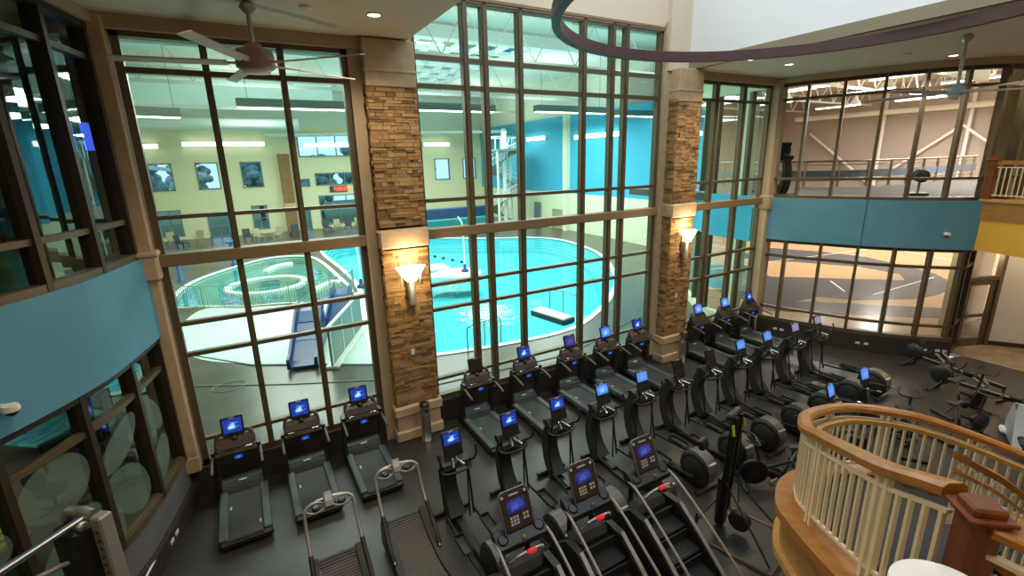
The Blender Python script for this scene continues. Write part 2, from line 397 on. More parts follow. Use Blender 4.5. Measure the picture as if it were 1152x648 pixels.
    g['greycover'] = pm('pale_grey_shroud', (0.42, 0.45, 0.50), 0.5)
    g['whitepl'] = pm('white_plastic', (0.7, 0.7, 0.7), 0.4)
defmats()
# ------------------------------------------------------------------ the gym hall: floor, pool wall, pillars
D = 10.34
CL = [(-1.63, 10.3, 0), (-1.78, 9.6, 0), (-1.92, 9.0, 0), (-2.1, 8.35, 0), (-2.36, 7.8, 0), (-2.65, 7.3, 0), (-3.0, 6.8, 0), (-3.6, 6.1, 0), (-4.6, 5.15, 0), (-6.0, 4.2, 0)]
CR = [(16.0, 10.23, 0), (16.2, 9.35, 0), (16.55, 8.47, 0), (17.05, 7.26, 0), (17.7, 6.27, 0), (18.55, 5.33, 0)]
CRU = CR[:-1] + [(18.5, 5.5, 0), (19.5, 5.2, 0), (21.0, 5.1, 0), (23.0, 5.1, 0)]
PL, PR, PRU = Path(smooth_path(CL, 5)), Path(smooth_path(CR, 5)), Path(smooth_path(CRU, 5))
Zv = lambda p, z: (p[0], p[1], z)
ZV = Vector((0, 0, 1))

fl = MB()
left = [(p.x, p.y) for p in PL.p]; right = [(p.x, p.y) for p in PR.p]
poly = left[::-1] + [(-1.63, D), (16.0, D)] + right + [(19.2, 5.1), (19.2, -8), (-6, -8)]
fl.prism(poly, -0.12, 0.0, 'z')
struct(fl.build('floor', MT['floor']))
t = MB(); t.prism([(19.2, 6.4), (24, 6.4), (24, -8), (19.2, -8)], -0.12, 0.0, 'z')
for k in range(9): t.box((21.6, -7 + 1.5*k, 0.002), (4.8, 0.02, 0.004))
struct(t.build('floor_tile', MT['tilefloor']))
tr_ = MB(); tr_.box((19.2, -1.45, 0.004), (0.06, 13.1, 0.012)); struct(tr_.build('trim_1', MT['silver']))

def pool_window(n, x0, x1, ztop, mull, rows, side_frame=0.12):
    e = empty('window_%d' % n, ((x0+x1)/2, D, 0.62), kind='structure'); ox = (x0+x1)/2
    def put(name, mb, mat): 
        o = mb.build(name, mat, e); o.location = (-ox, -D, -0.62); return o
    f = MB(); w = side_frame
    f.box((x0+w/2, D, (0.62+ztop)/2), (w, 0.16, ztop-0.62)); f.box((x1-w/2, D, (0.62+ztop)/2), (w, 0.16, ztop-0.62))
    f.box(((x0+x1)/2, D, ztop-0.06), (x1-x0, 0.16, 0.12)); f.box(((x0+x1)/2, D, 0.68), (x1-x0, 0.16, 0.12))
    put('frame', f, MT['frame'])
    for m, mw in mull:
        k = MB(); k.box((m, D, (0.62+ztop)/2), (mw, 0.15, ztop-0.70)); k.box((m, D-0.085, (0.62+ztop)/2), (mw*.55, 0.03, ztop-0.70)); put('mullion', k, MT['frame'])
    for z, h in rows:
        k = MB(); k.box(((x0+x1)/2, D, z), (x1-x0-0.1, 0.12, h)); put('transom_bar', k, MT['frame'])
    k = MB(); k.add([(x0, D, 0.64), (x1, D, 0.64), (x1, D, ztop), (x0, D, ztop)], [(0, 1, 2, 3)]); put('glass', k, MT['poolglass'])
    k = MB(); k.box(((x0+x1)/2, D-0.03, 4.77), (x1-x0, 0.30, 0.22), b=0.015); put('beam', k, MT['transom'])
    return e
pool_window(1, -1.36, 2.26, 8.51, [(-0.12, 0.11), (1.08, 0.11)], [(7.90, .09), (5.51, .07), (3.55, .08), (2.94, .08), (1.16, .07)])
pool_window(2, 3.52, 10.72, 9.67, [(4.78, .15), (5.26, .15), (6.17, .15), (8.03, .15), (8.96, .15), (9.43, .15)], [(8.46, .10), (7.90, .10), (5.50, .08), (3.55, .08), (2.94, .08), (1.16, .07)])
pool_window(3, 11.9, 15.86, 8.51, [(13.12, .17), (14.43, .17)], [(7.94, .08), (5.50, .08), (3.09, .08), (2.36, .08), (0.9, .06)], 0.16)

def wallbox(name, c, d, mat, b=0.0, kind=True):
    m = MB(); m.box(c, d, b=b); return struct(m.build(name, mat))
# low dark curb under the glass, pool side
wallbox('baseboard_pool', (7.1, D, 0.31), (17.9, 0.26, 0.62), MT['curb'], 0.02)
# bulkheads over the windows and the jambs
wallbox('wall_bulkhead_one', (0.45, D-0.05, 8.62), (4.2, 0.34, 0.30), MT['beige'])
wallbox('wall_bulkhead_three', (13.9, D-0.05, 8.62), (4.3, 0.34, 0.30), MT['beige'])
wallbox('wall_pool_top', (7.2, D+0.02, 11.25), (8.4, 0.24, 3.3), MT['cream'])
struct(MB().box((7.2, D-0.12, 9.66), (7.6, 0.06, 0.06)).build('trim_2', MT['transom']))
wallbox('wall_jamb_one', (2.38, D-0.02, 4.3), (0.26, 0.30, 8.6), MT['beige'])
wallbox('wall_jamb_two', (10.86, D-0.02, 5.0), (0.28, 0.30, 9.6), MT['cap'])
wallbox('wall_jamb_three', (11.25, D-0.05, 10.8), (0.9, 0.4, 4.4), MT['cream'])
wallbox('wall_jamb_four', (3.46, D-0.02, 6.0), (0.14, 0.30, 7.6), MT['cap'])

def corner_column(name, x0, x1, lab):
    # beige full-height column with a moulded band at beam level
    m = MB(); xc, w = (x0+x1)/2, x1-x0
    m.box((xc, D-0.06, 4.8), (w, 0.40, 7.7), b=0.03)
    m.box((xc, D-0.09, 4.72), (w+0.10, 0.56, 0.52), b=0.04); m.box((xc, D-0.09, 4.93), (w+0.16, 0.62, 0.10), b=0.03)
    m.box((xc, D-0.06, 0.78), (w, 0.41, 0.34), b=0.02)
    return struct(m.build(name, MT['cap']))
corner_column('column_left', -1.66, -1.38, '')
m = MB(); m.box((16.0, D-0.10, 4.3), (0.46, 0.5, 8.6), b=0.02); m.box((16.0, D-0.13, 4.72), (0.58, 0.60, 0.48), b=0.03); struct(m.build('column_right', MT['beige']))

def stone_pillar(name, x0, x1, yf, yb, lab, seed):
    rnd = random.Random(seed); xc = (x0+x1)/2
    e = empty(name, (xc, (yf+yb)/2, 0), kind='structure'); oy = (yf+yb)/2
    core = MB(); core.box((0, 0, 4.4), (x1-x0-0.10, yb-yf-0.10, 7.0)); core.build('core', MT['mortar'], e)
    st = MB(); w = x1-x0; d = yb-yf
    for face in range(3):
        z = 0.86
        while z < 7.86:
            h = rnd.choice((0.045, 0.06, 0.06, 0.075, 0.09))
            if z + h > 7.9: h = 7.9 - z
            if 4.55 < z+h/2 < 5.0: z += h; continue
            L = w if face == 0 else d; a = -L/2
            while a < L/2 - 1e-4:
                l = rnd.uniform(0.10, 0.36); b_ = min(L/2, a+l)
                if L/2 - b_ < 0.06: b_ = L/2
                t_ = 0.05 + rnd.uniform(0, 0.035); st.m = rnd.choice((0, 0, 0, 1, 1, 2, 2, 3))
                c = (a+b_)/2; ll = b_-a-0.008
                if face == 0: st.box((c, -d/2+0.05-t_/2, z+h/2), (ll, t_, h-0.006))
                else:
                    sx = 1 if face == 1 else -1
                    st.box((sx*(w/2-0.05+t_/2), c, z+h/2), (t_, ll, h-0.006))
                a = b_
            z += h
    st.build('stone_facing', [MT['stone%d' % i] for i in range(4)], e)
    cp = MB()
    cp.box((0, -0.02, 8.22), (w+0.02, d+0.04, 0.86), b=0.02); cp.box((0, -0.02, 8.08), (w+0.05, d+0.08, 0.05), b=0.01)
    cp.build('top_block', MT['cap'], e)
    cb = MB(); cb.box((0, -0.02, 4.78), (w+0.10, d+0.14, 0.40), b=0.04); cb.build('band', MT['cap'], e)
    bs = MB(); bs.box((0, 0, 0.42), (w+0.06, d+0.08, 0.84), b=0.02); bs.box((0, 0, 0.75), (w+0.16, d+0.18, 0.24), b=0.03); bs.box((0, 0, 0.13), (w+0.16, d+0.18, 0.26), b=0.03)
    bs.build('base', MT['cap'], e)
    return e
stone_pillar('pillar_left', 2.50, 3.50, 9.98, 10.40, '', 3)
stone_pillar('pillar_right', 10.96, 11.92, 9.86, 10.40, '', 7)

# ------------------------------------------------------------------ curved glazed walls left and right
def curved_wall(side, P, PU, n0, lowposts, upposts, glass, low_end, up_end, lo=(2.88, 1.03), up=(5.51, 8.0)):
    sg = 1
    def strip(name, path, z0, z1, th, mat, off=0.0, parent=None):
        mb = MB(); mb.sweep([(off-th/2, z0), (off+th/2, z0), (off+th/2, z1), (off-th/2, z1)], path)
        o = mb.build(name, mat, parent); return o
    A = P.sub(0, low_end, 40); B = PU.sub(0, up_end, 50)
    struct(strip('wall_%s' % side, A, 3.46, 4.88, 0.30, MT['blue']))
    struct(strip('baseboard_%s' % side, A, 0.0, 0.58 if side == 'right' else 0.36, 0.30, MT['curb']))
    if side == 'left': struct(strip('wall_left_low', A, 0.36, 0.92, 0.12, MT['greypanel']))
    for which, path, PP, z0, z1, posts, rails in (('low', A, P, 0.58 if side == 'right' else 0.95, 3.46, lowposts, lo), ('up', B, PU, 4.88, 8.50, upposts, up)):
        n = n0 if which == 'low' else n0+1
        e = empty('window_%d' % n, (0, 0, z0), kind='structure'); q = PP.at(PP.L*0.3)[0]; e.location = (q.x, q.y, z0)
        def put(o): o.location = (-q.x, -q.y, -z0); return o
        put(strip('glass', path, z0, z1, 0.004, glass, 0, e)) if False else None
        g = MB(); N = len(path)
        g.add([(p.x, p.y, z0) for p in path] + [(p.x, p.y, z1) for p in path], [(i, i+1, N+i+1, N+i) for i in range(N-1)]); put(g.build('glass', glass, e))
        put(strip('sill', path, z0-0.02, z0+0.10, 0.20, MT['frame'], 0, e)); put(strip('head', path, z1-0.10, z1+0.02, 0.20, MT['frame_dark'], 0, e))
        for z in rails: put(strip('transom_bar', path, z-0.04, z+0.04, 0.12, MT['frame'], 0, e))
        for s in posts:
            p, tn = PP.at(s); ang = math.atan2(tn.y, tn.x)
            k = MB(); k.box((0, 0, (z0+z1)/2), (0.085, 0.22, z1-z0), T(p.x, p.y, 0) @ RZ(ang)); put(k.build('post', MT['frame_dark'] if side == 'left' else MT['frame'], e))
    struct(strip('wall_%s_bulkhead' % side, B, 8.50, 8.70, 0.34, MT['beige']))
curved_wall('left', PL, PL, 4, [0.22, 1.30, 2.45, 3.55, 4.7, 5.9], [0.15, 0.30, 1.39, 2.44, 3.5, 4.6, 5.7], MT['leftglass'], 7.4, 7.4)
curved_wall('right', PR, PRU, 6, [0.08, 0.83, 1.86, 2.86, 3.78, 4.66, 5.45], [0.08, 0.95, 1.90, 2.88, 3.80, 4.72, 5.62, 6.5, 7.4, 8.4], MT['courtglass'], PR.L, 9.5)
# petal shaped frosted film on the lower left glass
film = MB()
for cs, cz, a, b, ang in ((3.02, 2.45, 0.47, 0.40, 0.0), (1.93, 2.40, 0.52, 0.24, -0.45), (1.95, 1.62, 0.55, 0.36, 0.75), (3.0, 1.62, 0.50, 0.27, -0.5), (0.93, 2.32, 0.40, 0.22, 0.9), (0.92, 1.50, 0.40, 0.26, -0.9), (2.45, 1.25, 0.20, 0.45, 0.1), (4.1, 2.3, 0.5, 0.3, 0.4)):
    n = 28; vs = []
    for k in range(n):
        x, z = a*math.cos(2*PI*k/n), b*math.sin(2*PI*k/n)
        s_ = cs + x*math.cos(ang) - z*math.sin(ang); zz = cz + x*math.sin(ang) + z*math.cos(ang)
        zz = max(0.99, zz)
        p, tn = PL.at(s_); vs.append((p.x - tn.y*0.04, p.y + tn.x*0.04, zz))
    c_p, tn = PL.at(cs); vs.append((c_p.x - tn.y*0.04, c_p.y + tn.x*0.04, cz))
    film.add(vs, [(k, (k+1) % n, n) for k in range(n)])
w4 = bpy.data.objects['window_4']
fo = film.build('frosted_film', MT['frost'], w4); fo.location = (-w4.location.x, -w4.location.y, -w4.location.z); fo['label'] = 'petal-shaped frosted film'
# seam in the right blue band
p, tn = PR.at(2.9); struct(MB().box((0, 0.158, 4.17), (0.012, 0.012, 1.40), T(p.x, p.y, 0) @ RZ(math.atan2(tn.y, tn.x)) @ RZ(PI)).build('trim_3', MT['frame_dark']))

# right end: balcony edge (wood fascia over yellow), door under it, pale wall beyond
bal = [(18.55, 5.33, 0), (18.45, 4.9, 0), (18.2, 4.3, 0), (17.85, 3.5, 0), (17.6, 2.4, 0), (17.6, -2.0, 0)]
bp_ = smooth_path(bal, 5)
def strip2(name, path, z0, z1, th, mat, off=0.0):
    mb = MB(); mb.sweep([(off-th/2, z0), (off+th/2, z0), (off+th/2, z1), (off-th/2, z1)], path); return struct(mb.build(name, mat))
strip2('wall_balcony', bp_, 3.46, 4.36, 0.16, MT['yellow'])
strip2('trim_4', bp_, 4.36, 4.91, 0.22, MT['fascia_wood'])
strip2('trim_5', bp_, 4.86, 4.93, 0.30, MT['oak_light'])
m = MB(); m.prism([(p.x+0.09, p.y) for p in bp_] + [(24, -2), (24, 5.05), (18.75, 5.05)], 4.70, 4.86, 'z'); struct(m.build('floor_balcony', MT['tilefloor']))
e = empty('door_1', (20.35, 5.4, 0), math.radians(-22), kind='structure')
MB().box((-0.62, 0, 1.73), (0.14, 0.16, 3.46)).box((0.62, 0, 1.73), (0.14, 0.16, 3.46)).box((0, 0, 3.40), (1.3, 0.16, 0.12)).box((0, 0, 2.30), (1.2, 0.14, 0.12)).build('door_frame', MT['frame'], e)
d_ = MB(); d_.box((-0.45, 0, 1.12), (0.14, 0.06, 2.24)).box((0.45, 0, 1.12), (0.14, 0.06, 2.24)).box((0, 0, 0.14), (0.9, 0.06, 0.28)).box((0, 0, 2.16), (0.9, 0.06, 0.16)).box((0, 0, 1.05), (0.9, 0.06, 0.10)).build('door_leaf', MT['frame'], e)
MB().add([(-0.5, 0, 0.1), (0.5, 0, 0.1), (0.5, 0, 3.4), (-0.5, 0, 3.4)], [(0, 1, 2, 3)]).build('door_glass', MT['courtglass'], e)
MB().cyl((-0.36, -0.07, 0.95), (-0.36, -0.07, 1.25), 0.015).build('door_handle', MT['chrome'], e)
m = MB(); m.prism([(21.5, 6.42), (24.2, 6.2), (24.2, 6.4), (21.55, 6.62)], 0, 4.5, 'z'); struct(m.build('wall_corridor', MT['cream']))
e = empty('window_8', (19.2, 5.5, 0), math.radians(8), kind='structure')
MB().box((-0.55, 0, 1.73), (0.12, 0.16, 3.46)).box((0.45, 0, 1.73), (0.12, 0.16, 3.46)).box((0, 0, 2.88), (1.1, 0.12, 0.08)).box((0, 0, 1.03), (1.1, 0.12, 0.08)).box((0, 0, 3.4), (1.1, 0.16, 0.12)).box((0, 0, 0.1), (1.1, 0.16, 0.2)).build('frame', MT['frame_dark'], e)
MB().add([(-0.5, 0, 0.1), (0.5, 0, 0.1), (0.5, 0, 3.4), (-0.5, 0, 3.4)], [(0, 1, 2, 3)]).build('glass', MT['courtglass'], e)
m = MB(); m.prism([(20.98, 5.2), (21.1, 5.26), (24.0, 1.2), (23.85, 1.1)], 0, 3.46, 'z'); struct(m.build('wall_right_end', MT['white_trim']))
strip2('baseboard_right_end', [Vector((20.95, 5.15, 0)), Vector((23.80, 1.05, 0))], 0.0, 0.14, 0.04, MT['frame_dark'])
m = MB(); m.prism([(18.6, 5.15), (24, 5.1), (24, 5.6), (18.6, 5.75)], 3.46, 4.86, 'z'); struct(m.build('wall_over_door', MT['beige']))

# ------------------------------------------------------------------ soffit, lightwell, rear walls
LX0, LX1, LYB = 3.40, 11.62, -2.5
so = MB()
so.prism([(-14, -8), (LX0, -8), (LX0, D+0.1), (-1.7, D+0.1)] + [(p.x, p.y) for p in PL.p[::3]] + [(-14, 4)], 8.68, 8.9, 'z')
so.prism([(LX1, -8), (24, -8), (24, 5.1)] + [(p.x, p.y) for p in PRU.p[::-3]] + [(16.0, D+0.1), (LX1, D+0.1)], 8.68, 8.9, 'z')
so.prism([(LX0, -8), (LX1, -8), (LX1, LYB), (LX0, LYB)], 8.68, 8.9, 'z')
struct(so.build('ceiling', MT['soffit']))
wl = MB(); wl.box((LX0-0.03, 3.9, 10.9), (0.12, 13.0, 4.2)); struct(wl.build('wall_lightwell_left', MT['white_paint']))
wl = MB(); wl.box((LX1+0.03, 3.9, 10.95), (0.12, 13.0, 4.1)); struct(wl.build('wall_lightwell_right', MT['white_paint']))
wl = MB(); wl.box((LX1+0.01, 3.9, 8.78), (0.14, 13.0, 0.24)); struct(wl.build('trim_6', MT['fascia_tan']))
wl = MB(); wl.box((7.5, LYB, 10.9), (8.4, 0.12, 4.2)); struct(wl.build('wall_lightwell_rear', MT['white_paint']))
struct(MB().box((7.5, 3.9, 13.05), (8.6, 13.2, 0.12)).build('ceiling_lightwell', MT['white_paint']))
struct(MB().box((5.0, -8.1, 4.3), (40, 0.2, 9.0)).build('wall_rear', MT['beige']))
struct(MB().box((24.1, -1.5, 4.3), (0.2, 13.4, 9.0)).build('wall_far_right', MT['beige']))
struct(MB().box((-6.0, -2.0, 4.3), (0.2, 12.4, 9.0)).build('wall_rear_left', MT['beige']))
# ------------------------------------------------------------------ pool hall
def flat(name, pts, z, mat, th=0.0):
    m = MB()
    if th: m.prism([(p[0], p[1]) for p in pts], z-th, z, 'z')
    else: m.add([(p[0], p[1], z) for p in pts], [tuple(range(len(pts)))])
    return m.build(name, mat)
def closed_smooth(pts, n=6):
    P = [Vector((p[0], p[1], 0)) for p in pts]; N = len(P); out = []
    for i in range(N):
        a, b, c, d = P[i-1], P[i], P[(i+1) % N], P[(i+2) % N]
        for k in range(n):
            t = k/n; q = 0.5*((2*b) + (c-a)*t + (2*a-5*b+4*c-d)*t*t + (3*b-a-3*c+d)*t**3); out.append((q.x, q.y))
    return out
YF = 53.0
main = closed_smooth([(3.4, 15.3), (5.2, 14.4), (8.3, 13.9), (10.6, 14.0), (12.7, 15.1), (14.6, 16.5), (17.2, 19.0), (20.2, 23.4), (21.8, 27.2), (22.4, 31.4), (21.2, 34.0), (18.0, 36.0), (14.5, 39.0), (10, 42.5), (6.2, 42.5), (5.0, 38), (5.1, 30), (4.9, 25), (4.0, 20)])
leis = closed_smooth([(-3.4, 27), (-3.45, 30), (-2.6, 33.1), (-0.6, 36.0), (1.0, 37.6), (2.4, 37.8), (3.8, 36.8), (4.35, 34), (4.5, 28.6), (4.5, 25.0), (3.8, 24.0), (2.4, 23.8), (1.2, 24.4), (-0.5, 25.0), (-2.0, 25.9)])
# deck with openings cut for the two pools
def deck_with_holes(outer, holes, z, name, mat):
    bm = bmesh.new()
    def ring(pts): 
        vs = [bm.verts.new((p[0], p[1], z)) for p in pts]
        return [bm.edges.new((vs[i], vs[(i+1) % len(vs)])) for i in range(len(vs))]
    es = ring(outer)
    for h in holes: es += ring(h)
    bmesh.ops.triangle_fill(bm, use_beauty=True, use_dissolve=False, edges=es)
    for f in bm.faces:
        if f.normal.z < 0: f.normal_flip()
    me = bpy.data.meshes.new(name); bm.to_mesh(me); bm.free(); me.materials.append(mat)
    o = bpy.data.objects.new(name, me); C.objects.link(o); return o
struct(deck_with_holes([(-1.75, D+0.14), (-3.1, 18.6), (-9, YF), (26.2, YF), (26.2, 30.0), (25.6, 23.6), (20.6, 17.6), (17.6, 14.6), (16.1, 12.6), (15.95, D+0.14)], [main, leis], 0.0, 'floor_pool', MT['deck']))
def basin(name, pts, depth, mat, steps=0):
    n = len(pts); cx = sum(p[0] for p in pts)/n; cy = sum(p[1] for p in pts)/n
    m = MB(); rings = [(1.0, 0.0)]
    z = 0.0
    for k in range(steps):
        s_ = 1 - 0.022*(k+1); rings.append((1 - 0.022*k - 0.001, z-0.16)); z -= 0.16; rings.append((s_, z))
    rings += [((1-0.022*steps) - 0.002, -depth), (0.35, -depth-0.15)]
    vs = []; fs = []
    for s_, zz in rings:
        for p in pts: vs.append((cx+(p[0]-cx)*s_, cy+(p[1]-cy)*s_, zz))
    for i in range(len(rings)-1):
        for k in range(n):
            l = (k+1) % n; fs.append((i*n+k, i*n+l, (i+1)*n+l, (i+1)*n+k))
    fs.append(tuple((len(rings)-1)*n+k for k in range(n)))
    m.add(vs, fs); return m.build(name, mat)
struct(basin('floor_main_pool', main, 1.1, MT['basin'], 5))
struct(basin('floor_leisure_pool', leis, 0.55, MT['basin_leisure'], 1))
struct(flat('water_main', main, -0.06, MT['water'])); struct(flat('water_leisure', leis, -0.06, MT['water']))
def rim(name, pts, w, mat, h=0.03):
    m = MB(); m.sweep([(-w/2, -0.02), (w/2, -0.02), (w/2, h), (-w/2, h)], [(p[0], p[1], 0.0) for p in pts], closed=True); return struct(m.build(name, mat))
rim('trim_7', main, 0.24, MT['poolwhite']); rim('trim_8', leis, 0.22, MT['poolwhite'], 0.05)
# white zero-depth beach between the two pools and the drain lines in the near deck
struct(flat('floor_beach', closed_smooth([(-2.9, 22.0), (-2.1, 18.9), (-0.6, 17.25), (0.3, 16.6), (1.0, 16.1), (1.9, 15.6), (3.0, 14.95), (3.6, 15.6), (4.0, 20), (4.7, 24.3), (3.9, 23.7), (2.4, 23.5), (1.2, 24.1), (-0.5, 24.7), (-2.2, 25.5)]), 0.008, MT['beach']))
m = MB()
m.tube([(-2.0, 16.2, 0.012), (0.6, 14.7, 0.012), (3.4, 13.3, 0.012)], 0.018, 4); m.tube([(-2.4, 19.4, 0.012), (-0.4, 17.0, 0.012), (3.2, 14.7, 0.012)], 0.04, 4)
m.tube([(-1.03+0.45*math.cos(2*PI*k/24), 15.57+0.35*math.sin(2*PI*k/24), 0.008) for k in range(24)], 0.015, 4, closed=True)
m.tube([(4.0, 12.3, 0.012), (9, 12.0, 0.012), (13, 13.4, 0.012), (16.5, 16.0, 0.012)], 0.018, 4)
struct(m.build('trim_9', MT['slidegrey']))
# island ring in the leisure pool, curved bench walls
def curb_ring(name, pts, closed, w, h, lab, cat):
    P_ = [(p[0], p[1], 0) for p in pts]; m = MB(); m.sweep([(-w/2, -0.05), (w/2, -0.05), (w/2, h), (-w/2, h)], P_, closed=closed); o = tag(m.build(name, MT['poolwhite']), lab, cat)
    m = MB(); m.sweep([(-w/2+.02, -0.55), (w/2-.02, -0.55), (w/2-.02, -0.05), (-w/2+.02, -0.05)], P_, closed=closed); m.build('tiled_base', MT['basin_leisure'], o); return o
curb_ring('pool_ring_wall', [(0.75+1.95*math.cos(2*PI*k/40), 29.2+1.9*math.sin(2*PI*k/40)) for k in range(40)], True, 0.26, 0.05, 'round white low wall ringing the whirlpool in the middle of the leisure pool', 'pool wall')
curb_ring('pool_bench_wall', [(p.x, p.y) for p in smooth_path([(2.8, 26.2, 0), (3.4, 27.0, 0), (4.0, 27.6, 0), (4.35, 27.2, 0)], 5)], False, 0.3, 0.08, 'short curved white bench wall at the right end of the leisure pool', 'pool wall')
curb_ring('pool_bench_wall', [(p.x, p.y) for p in smooth_path([(0.9, 33.0, 0), (1.6, 34.3, 0), (2.6, 34.8, 0)], 5)], False, 0.3, 0.08, 'curved white bench wall at the back of the leisure pool behind the ring', 'pool wall')
# picket fence along the near side of the leisure pool
fp = Path(smooth_path([(-3.9, 29.0, 0), (-3.55, 27.0, 0), (-2.1, 25.55, 0), (-0.5, 24.75, 0), (1.2, 24.2, 0), (2.4, 23.6, 0), (3.9, 23.9, 0), (4.75, 25.2, 0)], 6))
e = empty('pool_fence', Zv(fp.at(0)[0], 0), label='thin grey picket fence curving along the near edge of the leisure pool', cat='fence')
b0 = e.location.copy()
def fput(mb, n, mat): o = mb.build(n, mat, e); o.location = -b0; return o
m = MB(); m.tube([Zv(p, 1.1) for p in fp.sub(0, fp.L, 60)], 0.022, 6); fput(m, 'top_rail', MT['slidegrey'])
m = MB(); m.tube([Zv(p, 0.12) for p in fp.sub(0, fp.L, 60)], 0.018, 6); fput(m, 'bottom_rail', MT['slidegrey'])
m = MB()
for k in range(int(fp.L/0.125)):
    p = fp.at(k*0.125)[0]; m.box((p.x, p.y, 0.6), (0.022, 0.022, 1.0))
fput(m, 'picket_panel', MT['slidegrey'])
for k in range(7):
    p = fp.at(0.3 + k*(fp.L-0.6)/6)[0]; fput(MB().cyl(Zv(p, 0.0), Zv(p, 1.14), 0.03, 8), 'post', MT['slidegrey'])

# children's slide, with its grey side wall
e = empty('pool_slide', (1.45, 17.3, 0), math.radians(-14), label='blue children\'s pool slide with stepped chute on the white beach entry', cat='slide')
m = MB(); prof = [(-1.7, 0.05), (-1.3, 0.10), (-0.4, 0.45), (0.5, 0.85), (1.1, 1.08), (1.6, 1.1)]
m.sweep([(-0.46, 0.0), (0.46, 0.0), (0.46, 0.34), (0.38, 0.34), (0.34, 0.08), (-0.34, 0.08), (-0.38, 0.34), (-0.46, 0.34)], [(0, y, z) for y, z in prof]); m.build('chute', MT['slideblue'], e)
m = MB(); m.box((0, 1.4, 0.52), (0.9, 0.6, 1.06), b=0.05); m.build('tower', MT['slideblue'], e)
for s_ in (-1, 1):
    MB().prism([(-1.4, 0.0), (1.4, 0.0), (1.4, 1.0), (0.5, 0.8), (-0.4, 0.38)], s_*0.44-0.03, s_*0.44+0.03, 'x').build('side_panel', MT['slideblue'], e)
m = MB()
for k in range(5): m.box((0, -1.2+0.42*k, 0.14+0.195*k), (0.66, 0.05, 0.05))
m.build('ribs', MT['bluepost'], e)
e = empty('pool_slide', (3.1, 20.3, 0), math.radians(-20), label='narrow blue slide half hidden behind the grey-green screen wall', cat='slide')
MB().sweep([(-0.4, 0.0), (0.4, 0.0), (0.4, 0.4), (0.33, 0.4), (0.3, 0.08), (-0.3, 0.08), (-0.33, 0.4), (-0.4, 0.4)], [(0, -1.2, 0.1), (0, -0.4, 0.4), (0, 0.5, 0.9), (0, 1.1, 1.0)]).build('chute', MT['slideblue'], e)
MB().box((0, 1.0, 0.46), (0.8, 0.5, 0.92), b=0.05).build('tower', MT['slideblue'], e)
e = empty('screen_wall', (2.75, 17.0, 0), math.radians(-26), label='grey-green slatted screen wall running along the right side of the blue slide', cat='screen wall')
m = MB()
for k in range(24): m.box((0, -1.95+k*0.165, 0.72), (0.05, 0.15, 1.3))
m.build('slats', MT['slidegrey'], e)
MB().box((0, 0, 0.05), (0.42, 4.1, 0.10), b=0.02).build('base', MT['poolwhite'], e)
MB().box((0, 0, 1.40), (0.10, 4.1, 0.07), b=0.01).build('top_rail', MT['trusswhite'], e)
for k in range(4): MB().box((0, -1.95+1.3*k, 0.7), (0.08, 0.08, 1.42)).build('post', MT['trusswhite'], e)

# water play posts with blue feet
for (x, y, h, lab) in ((11.1, 25.3, 3.3, 'tall pale pole on a blue foot standing on the white pool peninsula'), (5.05, 25.2, 2.6, 'tall pale pole on a blue foot beside the right end of the leisure pool')):
    e = empty('water_pole', (x, y, 0), label=lab, cat='pole', group='pale poles with blue feet by the pool')
    MB().tube([(0, 0, 0.1), (0, 0, h*.7), (-0.05, 0.02, h*.9), (-0.25, 0.05, h)], 0.05, 8).build('pole', MT['trusswhite'], e)
    MB().lathe([(0.22, 0), (0.22, 0.14), (0.10, 0.22), (0.07, 0.5)], 14).build('foot', MT['slideblue'], e)
for (x, y, lab) in ((-3.52, 33.1, 'blue deck post with a flat cap, left of the leisure pool'), (-0.80, 36.6, 'blue deck post with a flat cap at the back of the leisure pool')):
    e = empty('deck_post', (x, y, 0), label=lab, cat='post', group='blue deck posts behind the leisure pool')
    MB().lathe([(0.2, 0), (0.2, 0.06), (0.12, 0.1), (0.11, 1.5)], 12).build('post', MT['bluepost'], e)
    MB().box((0, 0, 1.56), (0.62, 0.42, 0.12), b=0.03).build('cap', MT['bluepost'], e)
# peninsula with white raft and black lane floats
pen = closed_smooth([(6.2, 24.9), (8.0, 24.9), (9.2, 25.0), (10.3, 24.2), (11.3, 24.1), (12.0, 25.0), (11.7, 26.2), (10.6, 26.6), (9.0, 26.0), (6.2, 26.0)])
m = MB(); m.prism(pen, -0.8, 0.05, 'z'); tag(m.build('pool_peninsula', MT['poolwhite']), 'white rounded peninsula reaching into the turquoise pool under the pale pole', 'pool edge')
m = MB(); m.box((9.9, 27.6, -0.02), (1.9, 1.5, 0.22), RZ(0), b=0.05); m.build('pool_raft', MT['whitepl']); tag(bpy.data.objects['pool_raft'], 'square white raft floating behind the pool peninsula', 'raft')
m = MB()
for k in range(6): m.ball((11.0+0.26*k-0.1, 33.0-0.95*k, 0.0), 0.12, 8, 6, sc=(1, 1, 0.8))
m.tube([(11.0, 33.3, -0.02), (12.4, 27.6, -0.02)], 0.015, 5); tag(m.build('lane_line', MT['chairdark']), 'line of black floats crossing the turquoise water behind the raft', 'lane line')
